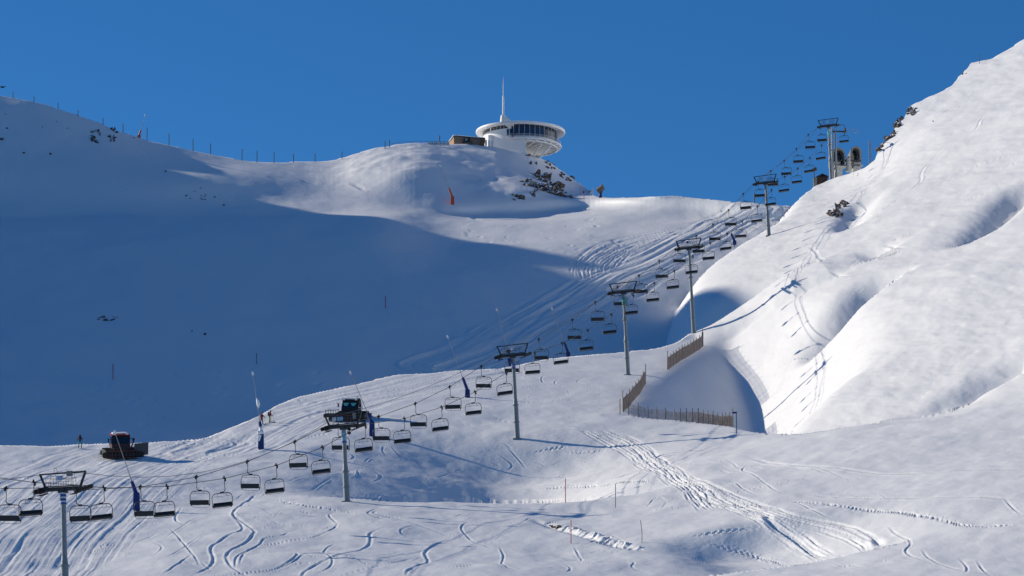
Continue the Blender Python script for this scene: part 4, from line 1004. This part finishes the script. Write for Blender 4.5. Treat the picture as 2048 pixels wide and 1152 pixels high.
# window band right half, glass with mullions
g0, g1 = math.radians(-100.5), math.radians(80)
m = MB(); m.lathe([(9.40, zd + .15), (9.40, zt - .34)], 60, g0, g1); glass = m.build('window_band', mat('blue_glass', (0.008, 0.022, 0.06), .12, spec=.6), rest, 30)
m = MB(); ng = 22
for k in range(ng + 1):
    a = g0 + (g1 - g0)*k/ng; m.cone((9.46*math.cos(a), 9.46*math.sin(a), zd + .1), (9.46*math.cos(a), 9.46*math.sin(a), zt - .33), .04, .04, 6)
m.lathe([(9.36, zd + .1), (9.58, zd + .1), (9.58, zd + .42), (9.36, zd + .42)], 60, g0, g1); m.lathe([(9.36, zt - .5), (9.56, zt - .5), (9.56, zt - .33), (9.36, zt - .33)], 60, g0, g1)
m.build('window_frame', RS, glass, 30)
# small windows high on the drum
for k in range(10):
    a = math.radians(-172 + k*6.3 + (2.5 if k > 4 else 0)); m = MB()
    p = Vector((9.5*math.cos(a), 9.5*math.sin(a), zt - 1.0)); m.box(p, (.05, .86, .78), Matrix.Rotation(a, 3, 'Z')); m.build('small_window', M['darkglass'], rest)
m = MB()
for ad, wd in ((-104, .8), (-109.5, .55)):
    a = math.radians(ad); m.box((9.5*math.cos(a), 9.5*math.sin(a), zd + 1.35), (.06, wd, 1.7), Matrix.Rotation(a, 3, 'Z'))
m.build('door', M['darkglass'], rest)
m = MB(); a = math.radians(-106); m.box((9.9*math.cos(a), 9.9*math.sin(a), zt - .75), (1.0, 2.0, .5), Matrix.Rotation(a, 3, 'Z'), bev=.05); m.build('door_canopy', RS, rest)
# deck with a rim, beams and railing
d0, d1 = math.radians(-112), math.radians(85)
m = MB(); m.lathe([(0.05, zd - .05), (10.3, zd - .05), (10.4, zd - .22), (10.3, zd - .42), (9.7, zd - .45), (9.6, zd - .2), (0.05, zd - .2)], 64, d0, d1); m.build('deck', RS, rest, 35)
m = MB(); m.lathe([(9.0, zd - .5), (9.35, zd - .5), (9.35, zd - .9), (9.0, zd - .9)], 64, d0, d1); m.lathe([(4.6, zd - .6), (4.9, zd - .6), (4.9, zd - 1.0), (4.6, zd - 1.0)], 64, d0, d1)
for k in range(15):
    a = d0 + (d1 - d0)*(k + .5)/15; p = Vector((10.1*math.cos(a), 10.1*math.sin(a), zd - .55)); q = Vector((.9*math.cos(a), .9*math.sin(a), zd - 1.5)); d = p - q
    m.box((p + q)/2, (.2, .45, d.length), d.to_track_quat('Z', 'X').to_matrix())
m.build('deck_beams', RS, rest, 35)
m = MB()
for k in range(24):
    a = d0 + (d1 - d0)*k/23; m.cone((10.2*math.cos(a), 10.2*math.sin(a), zd - .05), (10.2*math.cos(a), 10.2*math.sin(a), zd + .75), .03, .03, 5)
for z in (.4, .75):
    m.tube([(10.2*math.cos(d0 + (d1 - d0)*k/40), 10.2*math.sin(d0 + (d1 - d0)*k/40), zd + z) for k in range(41)], .03, 5)
m.build('railing', RS, rest, 60)
for p0, p1 in (((1.9, -3.6, -2.6), (5.2, -5.6, zd - .75)), ((3.2, -4.4, -3.0), (8.0, -5.0, zd - .7))):
    m = MB(); m.cone(p0, p1, .24, .2, 10); m.build('strut', RS, rest, 40)
m = MB(); m.poly([(0.4, -8.6, -3), (2.6, -8.0, -3.2), (.5, -8.4, zd - .5), (.2, -8.6, zd - .5)], (0, .5, 0)); m.build('buttress', RS, rest)
# penthouse and mast
xm = (1006.5 - 1041)/F*RY
m = MB(); m.cone((xm, 0, zt), (xm, 0, zt + 3.9), 1.1, .62, 20).box((xm, 0, zt + .8), (2.2, 2.2, 1.6), bev=.3)
m.poly([(xm + .4, -.6, zt + .4), (xm + 3.6, -.6, zt + .3), (xm + 1.9, -.6, zt + 2.6), (xm + .5, -.6, zt + 3.6)], (0, 1.2, 0)); m.build('penthouse', RS, rest, 40)
m = MB(); m.cone((xm, 0, zt + 3.8), (xm, 0, rz(192)), .27, .22, 12).cone((xm, 0, rz(192)), (xm, 0, rz(166)), .11, .09, 10).cone((xm, 0, rz(166)), (xm, 0, rz(153)), .06, .02, 8); m.build('spire', RS, rest, 40)

# ------------------------------------------------------------------ wooden hut and railing beside it
HY = 930.0
hw_ = lambda px: (px - 1024)/F*HY
hz = lambda row: (H0 - row)/F*HY
hut = thing('wooden_hut', 'low brown wooden hut with a dark sign left of the round restaurant', 'hut', (hw_(908), HY, hz(295) - .6))
zb_ = hz(295) - .6
A = Vector((0, 0, 0)); B_ = Vector((hw_(969) - hw_(908), .9, hz(297) - hz(295))); dx = (B_ - A); 
hgt = hz(272.5) - zb_
def plank_wall(m, p, q, h0, h1, t=.12):
    """horizontal plank wall from p to q (plan points), heights h0/h1 at the two ends"""
    p = Vector(p); q = Vector(q); n = 11; d = q - p; nn = Vector((d.y, -d.x, 0)).normalized()
    for k in range(n):
        z0, z1 = k/n, (k + .93)/n
        o = nn*(.02 if k % 2 else 0.0)
        m.poly([p + o + Vector((0, 0, h0*z0)), q + o + Vector((0, 0, h1*z0)), q + o + Vector((0, 0, h1*z1)), p + o + Vector((0, 0, h0*z1))], -nn*t)
hx1, hy1 = hw_(969) - hw_(908), .8
m = MB(); plank_wall(m, (0, 0, 0), (hx1, hy1, 0), hgt, hgt - .5); wl = m.build('front_wall', M['wood'], hut)
hwood = mat('honey_wood', (0.33, 0.20, 0.12), 0.7, noise=.25, scale=2)
m = MB(); plank_wall(m, (-1.25, 3.0, 0), (-.02, 0.02, 0), hgt - .75, hgt); m.build('side_wall', hwood, hut)
m = MB(); m.poly([(-1.45, 3.2, hgt - .85), (-.15, -.22, hgt + .02), (hx1 + .2, hy1 - .2, hgt - .48), (hx1 + .2, hy1 + 3, hgt - .9)], (0, 0, .16)); rf = m.build('roof', M['dark'], hut)
m = MB(); m.poly([(-1.4, 3.2, hgt - .66), (-.12, -.12, hgt + .20), (hx1 + .15, hy1 - .12, hgt - .30), (hx1 + .15, hy1 + 3, hgt - .7)], (0, 0, .16)); m.build('roof_snow', SNOW, rf)
m = MB(); m.box((3.2, .12, hgt - .85), (1.55, .1, 1.0), Matrix.Rotation(.09, 3, 'Z'), bev=.04); sg = m.build('sign_board', M['black'], hut)
m = MB()
for x_, z_, w_, h_ in ((3.1, .62, .62, .10), (2.85, .86, .16, .14), (3.1, .88, .12, .16), (3.35, .86, .18, .12), (3.0, 1.06, .5, .08)): m.box((x_, .045, hgt - z_), (w_, .03, h_))
m.build('sign_lettering', M['pale'], sg)
m = MB(); m.box((3.35, -.2, hgt - 1.5), (2.5, .7, .1), Matrix.Rotation(.09, 3, 'Z')); m.build('canopy', M['dark'], hut)
m = MB(); m.box((3.35, .22, (hgt - 1.6)/2), (1.5, .08, hgt - 1.6), Matrix.Rotation(.09, 3, 'Z')); m.build('hatch', M['beige'], hut)
for x_ in (2.55, 4.1):
    m = MB(); m.box((x_, .1, (hgt - 1.5)/2), (.1, .12, hgt - 1.5)); m.build('canopy_post', M['dark'], hut)
m = MB(); plank_wall(m, (hx1 - 1.1, hy1 - .22, 0), (hx1 - .05, hy1 - .12, 0), hgt - .6, hgt - .65, .08); m.build('end_panel', mat('red_brown_wood', (0.13, 0.075, 0.05), .8, noise=.3), hut)
rail_pts = [(781, 296), (800, 292), (830, 290), (870, 290.5), (898, 291)]
t = thing('railing', 'dark railing with pale panels on the snowy knoll left of the wooden hut', 'railing', W(781, 296, 918)); R0 = W(781, 296, 918)
RP_ = [W(p, r, 918) - R0 for p, r in rail_pts]
def rail_at(px): 
    r = np.interp(px, [p for p, q in rail_pts], [q for p, q in rail_pts]); return W(px, r, 918) - R0
m = MB()
for k in range(15): p = rail_at(781 + 117*k/14); m.tube([p + Vector((0, 0, -.6)), p + Vector((0, 0, .95))], .05, 5)
for z in (.95, .35): m.tube([rail_at(781 + 117*k/14) + Vector((0, 0, z)) for k in range(15)], .035, 5)
m.build('posts_and_rails', M['dark'], t, 60)
for k in range(9, 14):
    p, q = rail_at(781 + 117*k/14 + .8), rail_at(781 + 117*(k+1)/14 - .8); m = MB(); m.poly([p + Vector((0, .05, 0)), q + Vector((0, .05, 0)), q + Vector((0, .05, .85)), p + Vector((0, .05, .85))], (0, .03, 0)); m.build('panel', M['pale'], t)
m = MB()
for k, px in enumerate((972, 978, 984)): p = W(px, 294 + k, 934); m.box((p.x - W(972, 294, 934).x, 0, p.z - W(972, 294, 934).z + .8), (.5, .08, 2.0), bev=.02)
o = m.build('door_screens', M['pale']); o.location = W(972, 294, 934); tag(o, 'row of pale narrow screens between the hut and the restaurant drum', 'screen')

# ------------------------------------------------------------------ top station, single-sided tower, dark hut
SY = 880.0
def shell(label, px0, px1, row_top, row_bot, open_w, Y, skew):
    """arched white end shell of the lift station with a dark mouth"""
    b = W((px0 + px1)/2, row_bot, Y); t = thing('lift_station_shell', label, 'lift station', b, math.radians(skew), 'shells of the top lift station')
    w_ = (px1 - px0)/F*Y/2; h_ = (row_bot - row_top)/F*Y
    out = [(-w_, 0), (-w_*1.0, h_*.62)] + [(-w_*math.cos(a)*1.0 + 0, h_*.62 + h_*.38*math.sin(a)) for a in np.linspace(.25, PI - .25, 9)] + [(w_, h_*.62), (w_*1.02, 0)]
    inn = [(x*open_w, z*.86 + h_*.02) for x, z in out]
    m = MB(); bm = m.bm; dp = 6.0
    fo = [bm.verts.new((x, 0, z)) for x, z in out]; fi = [bm.verts.new((x, 0, z)) for x, z in inn]; bo = [bm.verts.new((x*.82 + w_*.5, dp, z*.62)) for x, z in out]; bi = [bm.verts.new((x, 2.2, z)) for x, z in inn]
    for i in range(len(out) - 1):
        bm.faces.new((fo[i], fo[i+1], fi[i+1], fi[i])); bm.faces.new((fo[i], bo[i], bo[i+1], fo[i+1])); bm.faces.new((fi[i], fi[i+1], bi[i+1], bi[i]))
    bm.faces.new(bo)
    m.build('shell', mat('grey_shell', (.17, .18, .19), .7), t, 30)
    m = MB(); m.poly([(x*1.02, 1.9, z) for x, z in inn], (0, .1, 0)); m.build('mouth', M['darkglass'], t)
    m = MB(); m.box((0, .5, -1.0), (w_*1.9, 3.4, .25)).box((0, .8, -2.6), (w_*1.2, 2.2, 3.2), taper=.8); m.build('plinth', M['concrete'], t)
    return t
shell('left arched white shell of the top station, half hidden by the tower shafts', 1664, 1691, 295, 326, .80, SY, 14)
shell('right arched white shell of the top station, its dark mouth facing downhill', 1700, 1724, 292, 324, .66, SY + 6, 16)
b = W(1696, 322, SY + 1); t = thing('station_gallery', 'grey railed gallery joining the two station shells', 'gallery', b)
m = MB(); m.box((0, 0, 0), (6.0, 1.6, .22)).box((0, 0, -1.1), (5.6, 1.4, .16)); m.build('walkway', M['dark'], t)
m = MB(); m.cone((.1, -.3, -2.6), (.1, -.3, .5), .75, .62, 14).cone((.1, -.3, .5), (.1, -.3, .95), .62, .1, 14).box((2.2, .2, -1.6), (1.6, 1.0, 2.4)).box((-2.6, .2, -1.6), (1.6, 1.0, 2.8)); m.build('pier', M['concrete'], t, 40)
m = MB()
for k in range(9): m.tube([(-2.8 + k*.7, -.75, .1), (-2.8 + k*.7, -.75, .9)], .03, 5)
m.tube([(-2.8, -.75, .9), (2.8, -.75, .9)], .035, 5); m.build('handrail', M['dark'], t)
b = W(1738, 322, SY + 10); m = MB()
m.tube([(0, 0, -1.5), (0, 0, 5.0)], .08, 6).tube([(.35, 0, -1.5), (.35, 0, 4.4)], .08, 6)
for k in range(8): m.tube([(0, 0, -.6 + k*.7), (.35, 0, -.3 + k*.7)], .03, 4)
o = m.build('lattice_mast', M['dark']); o.location = b; tag(o, 'thin dark lattice mast just right of the station shells', 'mast')
# second, narrower support: two shafts and a half crossarm
YB = 868.0; base = ground(1666, 362); b = W(1668, 372, YB); tp = W(1669, 263, YB)
t = thing('lift_tower', 'twin-shaft lift support with a half crossarm, just behind the uppermost wide tower', 'lift tower', b, 0, 'towers of the chairlift')
H_ = tp.z - b.z; dxm = YB/F
m = MB(); m.cone((-3*dxm, 0, -2), (-3.5*dxm, 0, H_*.42), .42, .40, 16).cone((-3.5*dxm, 0, H_*.42), (-4*dxm, 0, H_ + .9), .22, .18, 14); m.build('shaft', M['steel'], t, 40)
m = MB(); m.cone((5*dxm, 0, -2), (5*dxm, 0, H_*.25), .36, .34, 16).cone((5*dxm, 0, H_*.25), (2.5*dxm, 0, H_), .24, .20, 14); m.build('shaft', M['steel'], t, 40)
m = MB(); m.box((10*dxm, 0, H_), (30*dxm, .3, .3)).box((-1*dxm, 0, H_*.66), (12*dxm, .16, .16)).box((0, 0, H_*.55), (7*dxm, .1, .1)); m.build('crossarm', M['dark'], t)
m = MB(); m.tube([(22*dxm, 0, H_), (21*dxm, 0, H_ + 1.5), (10*dxm, 0, H_ + 1.55)], .07, 6); m.build('gantry', M['dark'], t)
m = MB()
for k in range(6): m.cone((22*dxm - .08, -1.2 + k*.48, H_ - .1), (22*dxm + .08, -1.2 + k*.48, H_ - .1), .23, .23, 12)
m.box((21*dxm, 0, H_ - .15), (.2, 2.4, .35)).box((23*dxm, 0, H_ + .3), (.2, .9, .8)); m.build('sheave_train', M['black'], t, 40)
b = W(1641, 364, 852); b.z -= .9; t = thing('small_hut', 'small dark hut with a low pitched roof left of the top tower base', 'hut', b)
ww = 12.5/F*852*1.0
m = MB(); m.box((.3, 1, .9), (ww*1.7, 2.4, 2.4)); m.build('wall', mat('dark_boards', (0.035, 0.022, 0.02), .8), t)
m = MB(); m.poly([(-ww*.75, -.5, 2.0), (ww*.25, -.5, 2.75), (ww*1.25, -.5, 2.15), (ww*1.25, -.5, 2.0), (ww*.25, -.5, 2.55), (-ww*.75, -.5, 1.85)], (0, 3, 0)); m.build('roof', M['black'], t)
m = MB(); m.box((-ww*.85, .3, .8), (.75, 1.2, 2.2)); m.build('side_panel', M['beige'], t)

# ------------------------------------------------------------------ rocks
def rock_material():
    m, nt, b = nmat('rock'); b.inputs['Roughness'].default_value = .9
    tc = nt.nodes.new('ShaderNodeNewGeometry'); n = nt.nodes.new('ShaderNodeTexNoise'); n.inputs['Scale'].default_value = 1.3; n.inputs['Detail'].default_value = 8; n.inputs['Roughness'].default_value = .65
    r = nt.nodes.new('ShaderNodeValToRGB'); e = r.color_ramp.elements; e[0].position = .33; e[0].color = (.030, .024, .022, 1); e[1].position = .68; e[1].color = (.20, .125, .085, 1)
    x = e.new(.5); x.color = (.085, .062, .05, 1)
    nt.links.new(tc.outputs['Position'], n.inputs['Vector']); nt.links.new(n.outputs['Fac'], r.inputs['Fac'])
    # snow lodged on the flatter faces
    s = nt.nodes.new('ShaderNodeSeparateXYZ'); nt.links.new(tc.outputs['Normal'], s.inputs['Vector'])
    n2 = nt.nodes.new('ShaderNodeTexNoise'); n2.inputs['Scale'].default_value = 2.6; n2.inputs['Detail'].default_value = 5; nt.links.new(tc.outputs['Position'], n2.inputs['Vector'])
    ad = nt.nodes.new('ShaderNodeMath'); ad.operation = 'MULTIPLY_ADD'; ad.inputs[1].default_value = 1.1; nt.links.new(n2.outputs['Fac'], ad.inputs[0]); nt.links.new(s.outputs['Z'], ad.inputs[2])
    gt = nt.nodes.new('ShaderNodeMapRange'); gt.inputs[1].default_value = 1.22; gt.inputs[2].default_value = 1.30; nt.links.new(ad.outputs[0], gt.inputs[0])
    mx = nt.nodes.new('ShaderNodeMix'); mx.data_type = 'RGBA'; nt.links.new(gt.outputs[0], mx.inputs[0]); nt.links.new(r.outputs['Color'], mx.inputs[6]); mx.inputs[7].default_value = (.8, .81, .83, 1)
    nt.links.new(mx.outputs[2], b.inputs['Base Color'])
    bp = nt.nodes.new('ShaderNodeBump'); bp.inputs['Strength'].default_value = .8; bp.inputs['Distance'].default_value = .2; nt.links.new(n.outputs['Fac'], bp.inputs['Height']); nt.links.new(bp.outputs['Normal'], b.inputs['Normal'])
    return m
ROCK = rock_material()
rk = random.Random(21)
def rock(label, px, row, wpx, hpx, n=1, slant=0.0, group=None, out=.35, cat='rock', name='rock_outcrop', sub_=3, big=1.0):
    """jagged outcrop about wpx by hpx picture pixels at its real place on the terrain; n knobs joined by a common root"""
    g = ground(px, row); s = g.y/F; w_, h_ = wpx*s/2, hpx*s/2
    m = MB(); prev = None; n = n if n < 4 else int(n*1.5)
    for k in range(n):
        u = 0 if n == 1 else rk.uniform(-1, 1); v = 0 if n == 1 else rk.uniform(-1, 1)
        if n > 1 and u*u + v*v > 1: u *= .6; v *= .6
        kw = w_ if n == 1 else big*w_*rk.uniform(.12, .36); kh = h_ if n == 1 else big*h_*rk.uniform(.12, .34)
        gg = ground(px + u*wpx/2 + slant*v*hpx/2, row - v*hpx/2) - g
        if gg.length > 3*(w_ + h_): continue
        r = bmesh.ops.create_icosphere(m.bm, subdivisions=sub_ if n == 1 else 2, radius=1.0); sd = rk.uniform(0, 90)
        tw = rk.uniform(-.6, .6) + slant*.5
        for vv in r['verts']:
            p = vv.co.copy(); f = 1 + 1.1*float(vnoise(np.array([p.x*1.7 + sd]), np.array([p.y*1.7 + p.z*1.3]))[0]) + .9*float(vnoise(np.array([p.x*4.3 + sd]), np.array([p.z*4.3 + p.y*3]))[0])
            q = Vector((p.x*kw*f, p.y*min(kw, kh)*f*1.6*out, p.z*kh*1.15*f))
            q = Vector((q.x*math.cos(tw) - q.z*math.sin(tw), q.y + .55*q.z, q.x*math.sin(tw) + q.z*math.cos(tw)))
            vv.co = q + gg
        if prev is not None:                      # buried root joining this knob to the rock before it
            m.tube([prev, (prev + gg)/2 + Vector((0, .5, -.5)), gg], .09, 5)
        prev = gg
    o = m.build(name, ROCK); o.location = g
    return tag(o, label, cat, group)
rock('dark cleft rock face high on the left ridge, left of two', 191, 272, 22, 30, 9, big=1.1, out=.4)
rock('dark broken rocks high on the left ridge, right of two', 224, 270, 15, 36, 9, big=1.1, out=.4)
rock('pair of flat brown rocks on the shaded slope below the skyline posts', 396, 381, 20, 10, 3)
rock('rusty brown rock on the shaded slope just under the flat pair', 407, 394, 20, 12, 4)
rock('scatter of small rocks on the shaded slope below the left ridge rocks', 251, 384, 13, 14, 4)
rock('thin line of small stones low in the shaded bowl at left', 218, 638, 46, 12, 9)
rock('large jagged brown rock face on the knoll under the restaurant', 1053, 367, 27, 22, 10, big=1.7, out=.7)
rock('jagged rock rib on the knoll right of the large rock face', 1070, 381, 12, 40, 10, .2, big=1.6, out=.7)
rock('small ragged rocks on the knoll left of the large rock face', 1034, 376, 22, 14, 7, big=1.3, out=.7)
rock('smooth slanting brown slab at the foot of the knoll', 1035, 396, 22, 16, 1, -.9)
rock('small brown stone left of the slanting slab', 1025, 401, 8, 8, 1, -.6)
rock('diagonal line of rocks running down the right side of the knoll', 1095, 372, 44, 52, 16, -.8, big=1.5, out=.6)
rock('lower diagonal line of rocks ending by the small red sign', 1128, 390, 36, 24, 9, -.8)
rock('dark rocks on the upper right skyline of the knoll', 1099, 331, 20, 22, 8, -.6)
rock('dark rocks on the right shoulder of the knoll against the sky', 1131, 352, 30, 22, 9, -.8)
rock('dark rock edge at the bottom right of the knoll beside the white flag', 1174, 383, 14, 18, 6, -.7)
rock('thin crack of rocks below the restaurant drum', 1062, 324, 22, 34, 6, -.6)
rock('ledge of dark rocks right under the restaurant deck', 1062, 312, 34, 8, 6)
rock('flat dark ledge in the snow below the pale screens', 980, 297, 14, 5, 3)
rock('snow-dusted rock spur beside the blue-shaded hollow on the sunny slope', 1676, 424, 22, 42, 16, .7, big=1.5, out=.6)
rock('dark low rock on the sunny slope right of the twin-shaft support', 1712, 350, 15, 8, 3, .5)
rock('snowy cliff rocks on the right skyline, lowest group', 1757, 298, 20, 22, 9, .6, big=1.5, out=.6)
rock('snowy cliff rocks on the right skyline above the lowest group', 1778, 272, 22, 26, 11, .6, big=1.5, out=.6)
rock('dark cliff rocks on the right skyline, in the middle of the ridge', 1798, 244, 18, 22, 9, .5, big=1.5, out=.6)
rock('snow-covered rocks at the sharp shoulder of the right skyline', 1822, 224, 18, 20, 8, .4, big=1.5, out=.6)
rock('small rocks on the right ridge near the upper step', 1930, 146, 12, 18, 5, .5)
rock('small dark rock on the open sunny slope below the right ridge', 1871, 240, 12, 12, 3, .5)
rock('tiny rock on the open sunny slope above the dark rock', 1915, 214, 8, 8, 2, .5)
rock('narrow strip of dark earth showing in the snowy stream gully', 1112, 1053, 26, 6, 6)
for px, r, s_ in ((14, 257, 5), (3, 279, 7), (48, 305, 4), (101, 308, 5), (85, 254, 3), (112, 244, 3), (135, 257, 3), (268, 275, 3), (331, 343, 4), (10, 229, 4), (430, 395, 5), (447, 411, 5),
                  (441, 390, 4), (200, 399, 3), (372, 392, 4), (380, 397, 3), (460, 392, 4), (410, 668, 5), (384, 662, 3)):
    rock('small dark stone poking through the shaded snow of the left slope', px, r, s_, s_*.9, 1, 0, 'stones in the shaded slope', .5, 'stone', 'stone', 2)
for px, r, s_ in ((1082, 390, 4), (1090, 396, 3), (1086, 383, 3), (1078, 398, 3), (1101, 399, 3), (1006, 388, 4), (1110, 386, 4), (1066, 349, 3), (1037, 355, 3)):
    rock('small dark stone in the snow at the foot of the knoll', px, r, s_, s_, 1, 0, 'stones on the knoll', .5, 'stone', 'stone', 2)
